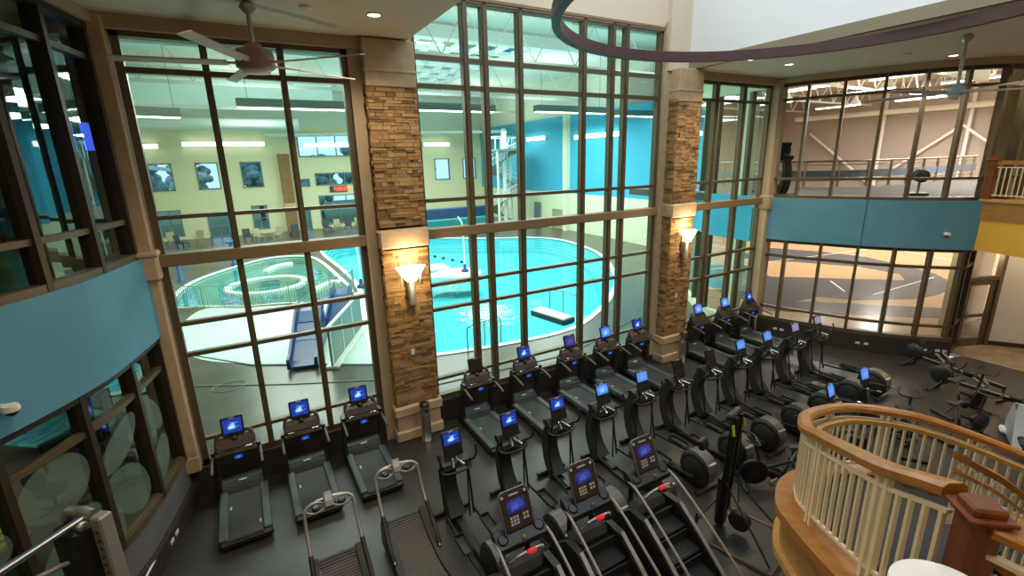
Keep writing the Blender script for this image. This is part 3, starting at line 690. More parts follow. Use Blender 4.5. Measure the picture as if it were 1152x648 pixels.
# platform and handrails in the near edge of the main pool
e = empty('pool_platform', (10.85, 15.85, 0), math.radians(11), label='grey-white platform jutting from the pool rim into the turquoise water', cat='platform')
MB().box((0, 0, -0.02), (0.6, 1.9, 0.22), b=0.03).build('slab', MT['poolwhite'], e)
MB().box((0, -0.97, -0.08), (0.62, 0.06, 0.22)).box((-0.32, 0, -0.08), (0.05, 1.9, 0.22)).build('edge', MT['chairdark'], e)
def handrail(x, y, rz, w, lab):
    e = empty('pool_handrail', (x, y, 0), rz, lab, 'handrail', 'grab rails at the pool edge')
    for s_ in (0.0,):
        MB().tube(smooth_path([(-w/2, 0, -0.3), (-w/2, 0, 0.7), (-w/2+0.12, 0, 0.86), (0, 0, 0.9), (w/2-0.12, 0, 0.86), (w/2, 0, 0.7), (w/2, 0, -0.1)], 4), 0.022, 8).build('rail', MT['railsteel'], e)
    MB().cyl((0, 0, -0.2), (0, 0, 0.9), 0.018, 8).build('middle_post', MT['railsteel'], e)
handrail(6.9, 14.3, math.radians(12), 1.5, 'thin grab rail looping over the pool steps behind the dark-screened treadmill')
handrail(11.45, 15.9, math.radians(-76), 1.5, 'thin grab rail looping over the grey-white pool platform')
for k in range(2):
    pass
# far loungers and chairs
def pool_chair(mat):
    e = empty('pool_chair', (0, 0, 0))
    MB().box((0, 0, 0.42), (0.62, 0.6, 0.08), b=0.02).build('seat', mat, e)
    MB().box((0, 0.32, 0.80), (0.62, 0.07, 0.75), RX(-0.18), b=0.02).build('backrest', mat, e)
    for a in (-1, 1):
        MB().box((a*0.33, 0, 0.62), (0.05, 0.55, 0.05)).build('armrest', mat, e)
        for b in (-1, 1): MB().box((a*0.30, b*0.26, 0.21), (0.05, 0.05, 0.42)).build('leg', mat, e)
    return e
ct = pool_chair(MT['chairtan']); cd = pool_chair(MT['chairdark'])
spots = [(-5.3, 49.8, 0.3, 0, 'tan pool chair at the far wall under the lower left window'), (-3.4, 49.6, -0.3, 0, 'tan pool chair at the far wall just left of the glazed door'), (1.3, 47.5, 0.5, 0, 'tan pool chair at the far wall right of the glazed door'), (2.8, 47.8, -0.4, 0, 'tan pool chair in front of the stone pier at the far wall'), (0.4, 47.8, 0.2, 1, 'dark pool chair right of the glazed far door'), (4.2, 48.3, -0.2, 1, 'dark pool chair standing against the stone pier'), (-4.4, 47.5, 1.0, 1, 'dark low pool chair before the two tan chairs on the left'), (7.4, 50, 0.2, 1, 'dark chair under the far wide window, left end of that row'), (8.4, 50, 0.0, 0, 'tan chair under the far wide window, beside the dark end chair'), (9.4, 50, -0.2, 1, 'dark chair under the far wide window, middle of that row'), (10.5, 50, 0.1, 0, 'tan chair under the far wide window, right of the middle'), (11.5, 50, 0.1, 1, 'dark chair under the far wide window, right end of that row')]
used = [False, False]
for x, y, rz, k, lab in spots:
    src = (ct, cd)[k]
    o = copy_tree(src) if used[k] else src; used[k] = True
    o.location = (x, y, 0); o.rotation_euler = (0, 0, rz); tag(o, lab, 'chair', 'chairs along the far pool wall')
# teal and navy padded blocks at the far end
for (x, y, z, w, h, mt, lab) in ((18.6, 43.5, 0, 6.5, 1.0, 'tealpad', 'low teal padded wall at the far end of the pool'), (19.5, 46.0, 0, 7.5, 1.8, 'navypad', 'navy padded wall behind the low teal one at the far end of the pool')):
    m = MB(); m.box((0, 0, h/2), (w, 0.5, h), b=0.06)
    for k in range(5): m.box((-w/2+w/5*(k+.5), -0.26, h/2), (w/5-0.08, 0.05, h-0.15), b=0.02)
    o = m.build('padded_wall', MT[mt]); o.location = (x, y, z); tag(o, lab, 'padded wall')

# ---------------- shell of the pool hall
def wall_openings(name, x0, x1, z0, z1, y, th, holes, mat):
    xs = sorted({x0, x1, *[h[0] for h in holes], *[h[1] for h in holes]}); zs = sorted({z0, z1, *[h[2] for h in holes], *[h[3] for h in holes]})
    m = MB()
    for a, b in zip(xs, xs[1:]):
        c0 = None
        for c, d in zip(zs, zs[1:]):
            cx, cz = (a+b)/2, (c+d)/2
            if any(h[0] < cx < h[1] and h[2] < cz < h[3] for h in holes): continue
            m.box((cx, y+th/2, cz), (b-a, th, d-c))
    return struct(m.build(name, mat))
holes = [(-6.35, -4.6, 4.45, 6.85), (-2.8, -1.05, 4.45, 6.85), (0.75, 2.55, 4.45, 6.85), (-6.35, -4.6, 0.4, 2.75), (-2.6, -0.9, 0.0, 2.3), (1.1, 2.5, 0.45, 2.75),
         (5.7, 6.7, 4.3, 5.1), (7.25, 11.6, 4.35, 5.6), (7.35, 11.4, 2.0, 3.35), (5.7, 6.4, 0.0, 2.1), (7.35, 11.3, 0.4, 1.9), (20.15, 21.95, 4.4, 6.75), (23.65, 25.3, 4.4, 6.75), (6.0, 11.4, 7.2, 9.4)]
wall_openings('wall_pool_far', -9, 34, 0, 10.0, YF, 0.3, holes, MT['poolyellow'])
for i, h in enumerate(holes):
    e = empty('window_%d' % (9+i), ((h[0]+h[1])/2, YF, h[2]), kind='structure'); w, hh = h[1]-h[0], h[3]-h[2]
    m = MB(); m.box((-w/2+.05, 0, hh/2), (.1, .2, hh)).box((w/2-.05, 0, hh/2), (.1, .2, hh)).box((0, 0, .05), (w, .2, .1)).box((0, 0, hh-.05), (w, .2, .1))
    n = max(1, round(w/1.6)) if hh < 2.3 or h[2] > 7 else 1
    if h[2] < 1 and n == 1: m.box((0, 0, hh/2), (.1, .14, hh)); m.box((0, 0, hh*0.45), (w, .14, .08))
    for k in range(1, n): m.box((-w/2+w*k/n, 0, hh/2), (.09, .14, hh))
    m.build('frame', MT['outframe'], e)
    MB().add([(-w/2, 0.05, 0), (w/2, 0.05, 0), (w/2, 0.05, hh), (-w/2, 0.05, hh)], [(0, 1, 2, 3)]).build('glass', MT['outglass'], e)
struct(MB().box((4.55, YF-0.35, 3.75), (1.0, 0.7, 7.5)).build('pillar_far', MT['stone1']))
struct(MB().box((4.55, YF-0.38, 2.6), (1.1, 0.8, 0.4)).build('trim_10', MT['cap']))
m = MB(); m.prism([(-1.86, D+0.25), (-1.72, D+0.25), (-3.0, 18.6), (-8.8, YF), (-9.0, YF), (-3.2, 18.6)], 0, 10, 'z'); struct(m.build('wall_pool_left', MT['poolyellow']))
# right wall, glazed toward the court near the gym, then painted
RW = [(15.9, D+0.2), (16.1, 12.6), (17.6, 14.6), (20.6, 17.6), (25.6, 23.6), (26.2, 30.0), (26.2, YF)]
def seg_wall(name, pts, z0, z1, mat, th=0.2):
    m = MB(); m.sweep([(-th/2, z0), (th/2, z0), (th/2, z1), (-th/2, z1)], [(p[0], p[1], 0) for p in pts]); return struct(m.build(name, mat))
seg_wall('wall_pool_right', RW[3:], 3.35, 10.0, MT['poolblue']); seg_wall('wall_pool_right_low', RW[3:], 0, 3.35, MT['poolpale'])
seg_wall('wall_pool_court', RW[:4], 3.3, 4.9, MT['poolblue']); seg_wall('wall_pool_court_top', RW[:4], 8.4, 10, MT['poolpale']); seg_wall('baseboard_pool_court', RW[:4], 0, 0.3, MT['poolpale'])
e = empty('window_30', (16.0, 12.0, 0.3), kind='structure')
for (za, zb) in ((0.3, 3.3), (4.9, 8.4)):
    pp = Path([(p[0], p[1], 0) for p in RW[:4]]); q = pp.sub(0, pp.L, 24); N = len(q)
    o = MB().add([(p.x, p.y, za) for p in q] + [(p.x, p.y, zb) for p in q], [(i, i+1, N+i+1, N+i) for i in range(N-1)]).build('glass', MT['courtglass'], e); o.location = -e.location
    for s_ in (0.5, 1.9, 3.3, 4.7, 6.1, 7.5):
        p, tn = pp.at(s_); o = MB().box((0, 0, (za+zb)/2), (0.12, 0.2, zb-za), T(p.x, p.y, 0) @ RZ(math.atan2(tn.y, tn.x))).build('post', MT['frame'], e); o.location = -e.location
struct(MB().box((25.9, 35.5, 5.0), (0.5, 0.5, 10.0)).build('column_pool', MT['poolpale']))
struct(MB().box((16.15, 11.3, 4.3), (0.5, 0.5, 8.6)).build('column_court', MT['poolpale']))
for i, (x, y, w, h) in enumerate(((26.05, 40.5, 1.0, 2.2), (26.05, 37.0, 1.6, 1.7))):
    e = empty('door_%d' % (2+i), (x, y, 0), kind='structure'); MB().box((0, 0, h/2), (0.1, w, h)).build('leaf', MT['chairtan'] if i else MT['outframe'], e); MB().box((0, w/2+.05, h/2), (0.14, .1, h+.1)).box((0, -w/2-.05, h/2), (0.14, .1, h+.1)).box((0, 0, h+.05), (0.14, w+.2, .1)).build('door_frame', MT['slidegrey'], e)
# ceiling with a skylight opening
def ring_ceiling(name, x0, x1, y0, y1, hx0, hx1, hy0, hy1, z, th, mat):
    m = MB()
    for a, b, c, d in ((x0, hx0, y0, y1), (hx1, x1, y0, y1), (hx0, hx1, y0, hy0), (hx0, hx1, hy1, y1)): m.box(((a+b)/2, (c+d)/2, z+th/2), (b-a, d-c, th))
    return struct(m.build(name, mat))
ring_ceiling('ceiling_pool', -10, 34, D+0.14, YF+0.3, 10.5, 18.0, 26.0, 44.0, 13.2, 0.3, MT['poolceil'])
struct(MB().box((12.4, YF+0.15, 11.6), (44, 0.3, 3.2)).build('wall_pool_far_top', MT['poolceil'])); struct(MB().box((26.4, 32, 11.6), (0.3, 43, 3.4)).build('wall_pool_right_top', MT['poolceil']))
struct(MB().box((21.0, D+0.3, 11.5), (26, 0.24, 3.8)).build('wall_pool_near_top', MT['poolceil'])); struct(MB().box((-4.0, D+0.3, 10.7), (15, 0.24, 4.6)).build('wall_pool_near_left', MT['poolceil']))
m = MB(); m.prism([(-1.95, D+0.4), (-1.8, D+0.4), (-3.1, 18.6), (-9.0, YF), (-9.2, YF), (-3.3, 18.6)], 10, 13.2, 'z'); struct(m.build('wall_pool_left_top', MT['poolceil']))
e = empty('window_31', (14.25, 34.75, 13.2), kind='structure')
MB().add([(-3.75, -8.75, 0.2), (3.75, -8.75, 0.2), (3.75, 9.25, 0.2), (-3.75, 9.25, 0.2)], [(0, 1, 2, 3)]).build('glass', MT['skyglass'], e)
for k in range(6): MB().box((-3.75+1.5*k, 0.25, 0.15), (0.12, 18, 0.18)).build('mullion', MT['trusswhite'], e)
for k in range(8): MB().box((0, -8.5+2.5*k, 0.15), (7.5, 0.12, 0.18)).build('mullion', MT['trusswhite'], e)
m = MB(); m.box((17.5, 25.2, 12.75), (17.5, 0.5, 0.55)); tag(m.build('roof_beam', MT['trusswhite']), 'deep cream roof beam along the front edge of the skylight', 'roof beam')
# steel trusses across the hall
def truss(y, x0, x1, z, lab):
    e = empty('roof_truss', (x0, y, z), label=lab, cat='roof truss', group='white steel trusses over the pool')
    L = x1-x0
    MB().box((L/2, 0, 0), (L, 0.22, 0.16)).build('bottom_chord', MT['trussgrey'], e)
    MB().box((L/2, 0, 2.1), (L, 0.22, 0.18)).build('top_chord', MT['trussgrey'], e)
    n = int(L/2.4)
    m = MB()
    for k in range(n):
        a = k*L/n; m.tube([(a, 0, 0.05), (a+L/n/2, 0, 2.05), (a+L/n, 0, 0.05)], 0.03, 6)
    m.build('webs', MT['trussgrey'], e)
truss(21.5, -3.4, 26, 10.9, 'white steel roof truss over the pool, nearest the gym'); truss(33.0, -6, 26, 10.9, 'white steel roof truss over the middle of the pool'); truss(43.0, -7, 26, 10.9, 'white steel roof truss over the far end of the pool')
m = MB(); m.tube([(3.0, 49.0, 9.0), (25.8, 46.0, 9.3)], 0.16, 10); tag(m.build('pipe', MT['trusswhite']), 'long white pipe running high along the far pool wall', 'pipe')
m = MB(); m.cyl((-7.0, 46, 9.7), (5.5, 46, 9.7), 0.45, 18); tag(m.build('air_duct', MT['trusswhite']), 'fat white round air duct under the pool ceiling at the far left', 'duct')
struct(MB().box((0.6, 38.0, 10.9), (12.5, 2.4, 1.5)).build('ceiling_bulkhead', MT['trusswhite']))
# hanging linear fixtures and wall strips
def fixture(x0, x1, y, z, rz, lab):
    L = x1-x0; e = empty('hanging_light', ((x0+x1)/2, y, z), rz, lab, 'hanging light', 'hanging linear lights over the pool')
    MB().box((0, 0, 0.20), (L, 0.60, 0.36), b=0.03).build('housing', MT['baffle'], e)
    MB().box((0, 0, 0.01), (L-0.05, 0.34, 0.05)).build('diffuser', MT['lampcool'], e)
    for s_ in (-1, 1):
        MB().cyl((s_*L*0.42, 0, 0.38), (s_*L*0.42, 0, 13.2-z), 0.012, 6).build('cable', MT['baffle'], e)
fixture(-3.7, -1.5, 25, 8.4, 0.25, 'short dark hanging light over the leisure pool, leftmost of the row'); fixture(0.6, 6.4, 25, 8.85, 0, 'long dark hanging light seen behind the left ceiling fan')
fixture(8.0, 13.2, 25, 8.95, 0, 'long dark hanging light just right of the left stone pillar'); fixture(16.0, 21.2, 25, 9.05, 0, 'long dark hanging light over the deep end of the pool'); fixture(22.2, 25.6, 25, 8.95, 0, 'dark hanging light close to the blue pool wall')
def strip_light(x0, x1, y, z, lab, rz=0):
    L = x1-x0; e = empty('wall_light', ((x0+x1)/2, y, z), rz, lab, 'wall light', 'glowing strip lights along the pool walls')
    MB().box((0, 0.12, 0), (L, 0.14, 0.30), b=0.02).build('housing', MT['trusswhite'], e); MB().box((0, 0, 0.0), (L-0.1, 0.12, 0.34)).build('tube', MT['lampcool'], e); return e
strip_light(-3.5, 3.1, YF-0.35, 8.45, 'long glowing strip light on the yellow wall above three square windows'); strip_light(6.5, 11.6, YF-0.5, 8.3, 'glowing strip light on the far wall above the red clock'); strip_light(-7.5, -5.2, YF-0.4, 8.3, 'short glowing strip light at the far left corner of the pool hall')
strip_light(18.9, 22.0, YF-0.4, 8.3, 'glowing strip light on the yellow wall right of the left stone pillar')
_w = strip_light(-1.6, 1.6, 34.0, 8.3, 'short glowing strip light on the blue wall beside the pale column', math.radians(-90)); _w.location = (25.85, 40.5, 8.3)
_w = strip_light(-2.8, 2.8, 30.0, 8.1, 'long glowing strip light on the blue wall near the right stone pillar', math.radians(-90)); _w.location = (25.85, 31.5, 8.1)
# clock
e = empty('wall_clock', (9.4, YF-0.12, 3.62), label='red digital wall clock on the far pool wall', cat='clock')
MB().box((0, 0, 0.33), (1.75, 0.14, 0.62), b=0.03).build('housing', MT['chairdark'], e)
MB().box((0.22, -0.075, 0.33), (1.25, 0.02, 0.52)).build('face', MT['clockface'], e)
fc = bpy.data.curves.new('digits', 'FONT'); fc.body = '7:24:25'; fc.size = 0.52; fc.align_x = 'CENTER'; fc.align_y = 'CENTER'; fc.extrude = 0.006
fc.materials.append(MT['clockred']); _t = bpy.data.objects.new('digits_text', fc); C.objects.link(_t)
_me = bpy.data.meshes.new_from_object(_t); bpy.data.objects.remove(_t)
fo = bpy.data.objects.new('digits', _me); C.objects.link(fo); fo.parent = e; fo.location = (0.22, -0.095, 0.33); fo.rotation_euler = (PI/2, 0, 0)
# spiral stair and slide tower at the back
e = empty('slide_tower', (23.2, 42.0, 0), label='white spiral stair tower of the water slide at the back of the pool', cat='slide tower')
MB().cyl((0, 0, 0), (0, 0, 9.3), 0.22, 12).build('mast', MT['trusswhite'], e)
hel = lambda r, z0, z1, a0, a1, n: [(r*math.cos(a0+(a1-a0)*k/n), r*math.sin(a0+(a1-a0)*k/n), z0+(z1-z0)*k/n) for k in range(n+1)]
MB().sweep([(-0.5, 0), (0.5, 0), (0.5, 0.12), (-0.5, 0.12)], hel(1.05, 0.3, 7.2, 0.5, 0.5+3.6*PI, 70)).build('stair_flight', MT['slidegrey'], e)
for r in (0.5, 1.6): MB().tube(hel(r, 1.35, 8.25, 0.5, 0.5+3.6*PI, 70), 0.04, 6).tube(hel(r, 0.9, 7.8, 0.5, 0.5+3.6*PI, 70), 0.03, 6).build('handrail', MT['trusswhite'], e)
m = MB()
for k in range(60):
    p = hel(1.6, 0.3, 7.2, 0.5, 0.5+3.6*PI, 60)[k]; m.cyl(p, (p[0], p[1], p[2]+1.05), 0.02, 5)
m.build('railing_bars', MT['trusswhite'], e)
MB().lathe([(1.9, 7.2), (1.9, 7.4)], 20).build('platform', MT['slidegrey'], e)
m = MB()
for k in range(20):
    a = 2*PI*k/20; m.cyl((1.85*math.cos(a), 1.85*math.sin(a), 7.4), (1.85*math.cos(a), 1.85*math.sin(a), 8.5), 0.025, 5)
m.tube([(1.85*math.cos(2*PI*k/24), 1.85*math.sin(2*PI*k/24), 8.5) for k in range(24)], 0.04, 6, closed=True); m.build('platform_rail', MT['trusswhite'], e)
for a in range(4): MB().cyl((1.75*math.cos(a*PI/2+.7), 1.75*math.sin(a*PI/2+.7), 0), (1.75*math.cos(a*PI/2+.7), 1.75*math.sin(a*PI/2+.7), 7.2), 0.12, 10).build('leg', MT['trusswhite'], e)
# trees and pale canopy outside the far windows
struct(MB().box((8, 75, -0.3), (110, 43, 0.3)).build('ground_outside', MT['grass']))
rt = random.Random(5)
for i, (x, y, s_, lab) in enumerate(((-4.0, 64, 1.2, 'dark tree outside behind the second square window'), (2.5, 66, 1.4, 'dark tree outside behind the third square window'), (9.0, 63, 1.1, 'dark tree outside behind the wide far window'), (14.0, 65, 1.3, 'dark tree outside behind the stone-pier end of the hall'), (22.5, 64, 1.25, 'dark tree outside behind the square window right of the left pillar'), (-9.5, 68, 1.4, 'dark tree outside behind the leftmost square window'))):
    e = empty('tree', (x, y, 0), rt.uniform(0, 6), lab, 'tree', 'trees outside the far pool windows')
    MB().tube([(0, 0, 0), (0.1, 0, 1.6*s_), (0.0, 0.1, 3.2*s_)], [0.22*s_, 0.16*s_, 0.1*s_], 8).build('trunk', MT['bark'], e)
    m = MB()
    for k in range(70):
        a, r, z = rt.uniform(0, 2*PI), rt.uniform(0.2, 2.3)*s_, rt.uniform(2.2, 6.6)*s_
        m.ball((r*math.cos(a)*(1.2-z/9/s_), r*math.sin(a)*(1.2-z/9/s_), z), rt.uniform(0.3, 0.75)*s_, 8, 6, sc=(1, 1, .8))
    m.build('crown', MT['leaf'], e)
e = empty('canopy', (-5.9, 58.5, 0), 0.1, 'pale slanted entrance canopy outside the leftmost square window', 'canopy')
MB().box((0, 0, 6.3), (5, 1.8, 0.35), RY(0.18)).build('roof', MT['outwhite'], e)
for s_ in (-1, 1): MB().cyl((s_*1.8, 0, 0), (s_*1.8, 0, 6.3 - 0.1*s_), 0.1, 8).build('post', MT['outframe'], e)
# ------------------------------------------------------------------ sports court beyond the right glass
m = MB(); m.prism([(p.x+0.02, p.y) for p in PR.p] + [(18.7, 5.9), (19.2, 6.4), (24.0, 6.4), (24.3, 1.0), (24.3, -14), (52, -14), (52, 34), (27, 34), (26.5, 23.6)] + [(p[0]+0.1, p[1]) for p in RW[::-1][3:]], -0.1, 0.0, 'z'); struct(m.build('floor_court', MT['court']))
def mark(n, pts, mat, z):
    return struct(flat(n, pts, z, mat))
mark('floor_marking_stripe', [(21.3, 10.9), (24.6, 7.5), (27.5, 4.6), (26.0, 4.0), (23.05, 6.95), (19.75, 10.0), (18.6, 11.2), (19.2, 12.6)], MT['courtgrey'], 0.004)
tip_up = [(p.x, p.y) for p in smooth_path([(28.6, 8.55, 0), (29.6, 8.85, 0), (31.2, 10.1, 0), (32.3, 11.8, 0), (33.4, 14.3, 0), (33.0, 16.8, 0), (31.6, 19.8, 0), (30.5, 22.5, 0)], 5)]
wedge_up = [(26.0, 20.5), (27.3, 16.9), (28.5, 16.0), (30.0, 13.2), (29.9, 11.2)]
mark('floor_marking_leaf', [(29.9, 11.2), (28.6, 10.4), (26.9, 11.95), (25.0, 13.8), (23.0, 15.6), (21.0, 14.2), (21.9, 11.6), (23.0, 10.05), (25.1, 8.75), (26.6, 8.45), (28.2, 8.5), (29.2, 8.8), (30.4, 9.4), (31.4, 10.2)], MT['courtgrey'], 0.006)
mark('floor_marking_arm', [(29.9, 11.2), (31.4, 10.2), (32.2, 11.7), (33.3, 14.3), (33.0, 16.8), (31.6, 19.8), (27.0, 19.0), (27.6, 17.0), (28.6, 16.0), (30.1, 13.2)], MT['courtgrey'], 0.006)
def line(n, a, b, w=0.08):
    a, b = Vector(a), Vector(b); d = (b-a).normalized(); q = Vector((-d.y, d.x))*w/2
    return mark(n, [a-q, b-q, b+q, a+q], MT['courtwhite'], 0.01)
mark('floor_marking_circle', [(19.0, 13.2), (20.0, 11.4), (21.9, 11.2), (23.2, 13.6), (25.8, 16.8), (23.5, 18.8), (20.5, 16.5)], MT['courtgrey'], 0.005)
line('floor_line', (24.1, 11.0), (25.6, 12.4)); line('floor_line', (24.5, 10.0), (30.4, 9.9)); line('floor_line', (20, 18), (36, 15.5)); line('floor_line', (33, 4), (38, 16))
struct(MB().box((52.1, 10, 6), (0.2, 48, 12)).build('wall_court_far', MT['courtwall'])); struct(MB().box((39.4, 34.1, 6), (25.6, 0.2, 12)).build('wall_court_left', MT['courtwall'])); struct(MB().box((38, -14.1, 6), (30, 0.2, 12)).build('wall_court_right', MT['courtwall']))
m = MB(); m.prism([(p.x, p.y) for p in PR.p] + [(19.5, 5.3), (24.3, 5.2), (24.3, -14.5), (52, -14.5), (52, 34.2), (26.6, 34.2), (26.45, 30.0), (25.8, 23.6), (20.8, 17.6), (17.8, 14.6), (16.3, 12.6), (16.15, 10.6)], 12.0, 12.2, 'z'); struct(m.build('ceiling_court', MT['courtceil']))
seg_wall('wall_court_upper', [(16.1, 10.3), (17.0, 7.4), (18.5, 5.5), (24.3, 5.25)], 8.7, 12.0, MT['courtwall'], 0.1)
seg_wall('wall_court_pool', [(26.55, 34.2), (26.42, 30.0), (25.8, 23.7), (20.75, 17.7)], 0.0, 12.0, MT['courtwall'], 0.1)
struct(MB().box((24.3, -7, 6), (0.1, 16, 12)).build('wall_court_near', MT['courtwall']))
for i, (x, y) in enumerate(((31.0, 7.0), (31.0, 13.0), (31.0, 19.0), (37.0, 6.0), (37.0, 12.0), (37.0, 18.0), (37.0, 24.0), (46.0, 6.0), (46.0, 12.0), (46.0, 18.0), (46.0, 24.0))):  # glowing strips added for bright streaks under the court roof
    e = empty('court_glow_strip', (x, y, 10.05), math.radians(90), 'long glowing strip added under the court roof for brightness', 'hanging light', 'glowing strips added under the court roof')
    MB().box((0, 0, 0.08), (3.2, 0.30, 0.10), b=0.02).build('housing', MT['trusswhite'], e); MB().box((0, 0, 0.0), (3.1, 0.24, 0.05)).build('tube', MT['lamp'], e)
    for s_ in (-1, 1): MB().cyl((s_*1.3, 0, 0.12), (s_*1.3, 0, 1.945), 0.012, 5).build('cable', MT['courtceil'], e)
# running track and its railing behind the upper glass
trk = smooth_path([(16.6, 16.5, 0), (16.9, 11.0, 0), (18.2, 8.6, 0), (19.8, 7.4, 0), (22.5, 7.0, 0), (27, 6.8, 0)], 6)
ins = smooth_path([(21.5, 17.5, 0), (21.2, 13.5, 0), (22.3, 11.6, 0), (24.0, 10.6, 0), (27.0, 10.2, 0), (33, 10, 0)], 6)
m = MB(); m.prism([(p.x, p.y) for p in PRU.p] + [(27, 5.1), (33, 5.5), (33, 10.0)] + [(p.x, p.y) for p in ins[::-1]][1:] + [(16.5, 17.5), (16.2, 12.5)], 4.60, 4.88, 'z'); struct(m.build('floor_track', MT['track']))
e = empty('track_railing', (21.3, 13.5, 4.88), label='brown steel railing around the running track behind the upper right windows', cat='railing')
ip = Path(ins)
def tput(mb, n, mat): o = mb.build(n, mat, e); o.location = -e.location; return o
for z, r, n in ((5.95, 0.045, 'top_rail'), (5.15, 0.03, 'bottom_rail'), (5.80, 0.022, 'middle_rail')):
    tput(MB().tube([Zv(p, z) for p in ip.sub(0, ip.L, 50)], r, 6), n, MT['railsteel'])
for k in range(14):
    p = ip.at(0.3 + k*(ip.L-0.6)/13)[0]; tput(MB().box((p.x, p.y, 5.42), (0.09, 0.09, 1.08)), 'post', MT['railsteel'])
m = MB(); m.sweep(rect(0.04, 0.30), [Zv(p, 5.42) for p in ip.sub(0, ip.L, 50)]); tput(m, 'panel', MT['trackblue'])
# court roof: joists, ducts and lamps
for i, y in enumerate((-6, 0, 6, 12, 18, 24, 30)):
    e = empty('court_joist', (26.7, y, 10.40), label='tan open-web roof joist over the court, %s from the near end' % ('first', 'second', 'third', 'fourth', 'fifth', 'sixth', 'seventh')[i], cat='roof joist', group='roof joists over the court')
    MB().box((12.6, 0, 0), (25.2, 0.12, 0.12)).build('bottom_chord', MT['trusswhite'], e); MB().box((12.6, 0, 1.5), (25.2, 0.12, 0.14)).build('top_chord', MT['trusswhite'], e)
    m = MB()
    for k in range(12): m.tube([(2.1*k, 0, 0), (2.1*k+1.05, 0, 1.5), (2.1*k+2.1, 0, 0)], 0.05, 5)
    m.build('webs', MT['trusswhite'], e)
for i, (x, y) in enumerate(((27.8, 4), (28.5, 10), (29, 16), (34, 3), (34, 9), (34, 15), (34, 21), (43, 3), (43, 9), (43, 15), (43, 21), (43, 27), (34, 27), (38, -2))):
    e = empty('court_light', (x, y, 9.85), label='round glowing high-bay lamp hanging over the court', cat='lamp', group='high-bay lamps over the court')
    MB().lathe([(0.10, 0.7), (0.14, 0.45), (0.42, 0.05), (0.44, 0.0)], 16).build('reflector', MT['trusswhite'], e); MB().lathe([(0.40, 0.04), (0.40, 0.0)], 16).build('lens', MT['lamp'], e)
    MB().cyl((0, 0, 0.7), (0, 0, 2.1), 0.02, 6).build('rod', MT['courtceil'], e)
m = MB(); m.tube([(50.6, -10, 9.6), (50.6, 30, 9.6)], 0.22, 14); tag(m.build('air_duct', MT['trusswhite']), 'long pale round air duct along the far court wall', 'duct')
for i, (y, k) in enumerate(((14, 1), (20, -1), (26, 1))):
    m = MB(); m.tube([(51.6, y-3*k, 3.4), (51.6, y+3*k, 8.2)], 0.12, 8); m.tube([(51.6, y-3.4, 0), (51.6, y-3.4, 11.5)], 0.14, 8); tag(m.build('wall_brace', MT['courtwhite']), 'pale diagonal steel brace on the far court wall, %s bay' % ('near', 'middle', 'far')[i], 'brace')

# ------------------------------------------------------------------ rooms behind the left glass
pl = [(p.x, p.y) for p in PL.p]
RMP = [(-2.3, 10.6), (-3.6, 18.6), (-15, 18.6), (-15, 2.0), (-6.3, 2.0)] + pl[::-1][:1]
for nm, z, mat in (('floor_left_room', 0.0, 'roomgrey'), ('floor_left_upper', 4.62, 'roomgreen')):
    m = MB(); m.prism([(-1.75, 10.42), (-3.1, 18.6), (-15, 18.6), (-15, 2.0), (-6.3, 2.0), (-6.1, 4.2)] + pl[::-1], z-0.1, z, 'z'); struct(m.build(nm, MT[mat]))
for nm, z, mat in (('ceiling_left_room', 3.75, 'white_paint'), ('ceiling_left_upper', 8.66, 'roomgrey')):
    m = MB(); m.prism([(-1.75, 10.42), (-3.1, 18.6), (-15, 18.6), (-15, 2.0), (-6.3, 2.0), (-6.1, 4.2)] + [(p[0]-0.25, p[1]) for p in pl[::-1]], z, z+0.1, 'z'); struct(m.build(nm, MT[mat]))
struct(MB().box((-9, 18.7, 2.2), (13, 0.2, 4.6)).build('wall_left_room_rear', MT['roomgrey'])); struct(MB().box((-9, 18.7, 6.7), (13, 0.2, 4.2)).build('wall_left_upper_rear', MT['roomdark']))
struct(MB().box((-15, 10, 4.4), (0.2, 17, 8.8)).build('wall_left_room_far', MT['roomdark'])); struct(MB().box((-10.5, 1.9, 4.4), (9, 0.2, 8.8)).build('wall_left_room_near', MT['roomgrey']))
m = MB(); m.prism([(-1.68, 10.42), (-1.86, 10.42), (-3.3, 18.6), (-2.95, 18.6)], 0, 8.7, 'z'); struct(m.build('wall_left_room_pool', MT['roomgrey']))
area('left_room_lamp', (-6.5, 10.5, 3.7), 3, 5, ROOM_LAMP*1.3, (1, 0.97, 0.85)); area('left_upper_lamp', (-6.5, 10.5, 8.6), 3, 5, ROOM_LAMP*1.0, (0.8, 1.0, 0.92))
def table(name, w, d, h, top, lab, loc, rz):
    e = empty(name, loc, rz, lab, 'table'); MB().box((0, 0, h-0.04), (w, d, 0.08), b=0.02).build('tabletop', top, e)
    for a in (-1, 1):
        for b in (-1, 1): MB().cyl((a*(w/2-.12), b*(d/2-.12), 0), (a*(w/2-.12), b*(d/2-.12), h-.08), 0.035, 8).build('leg', MT['black'], e)
    return e
table('activity_table', 1.5, 1.6, 0.78, MT['aqua'], 'table with a rippled aqua top behind the lower left glass', (-4.6, 13.8, 0), 0.9)
table('activity_table', 1.3, 1.2, 0.78, MT['aqua'], 'smaller aqua-topped table near the corner behind the lower left glass', (-4.0, 16.1, 0), 0.9)
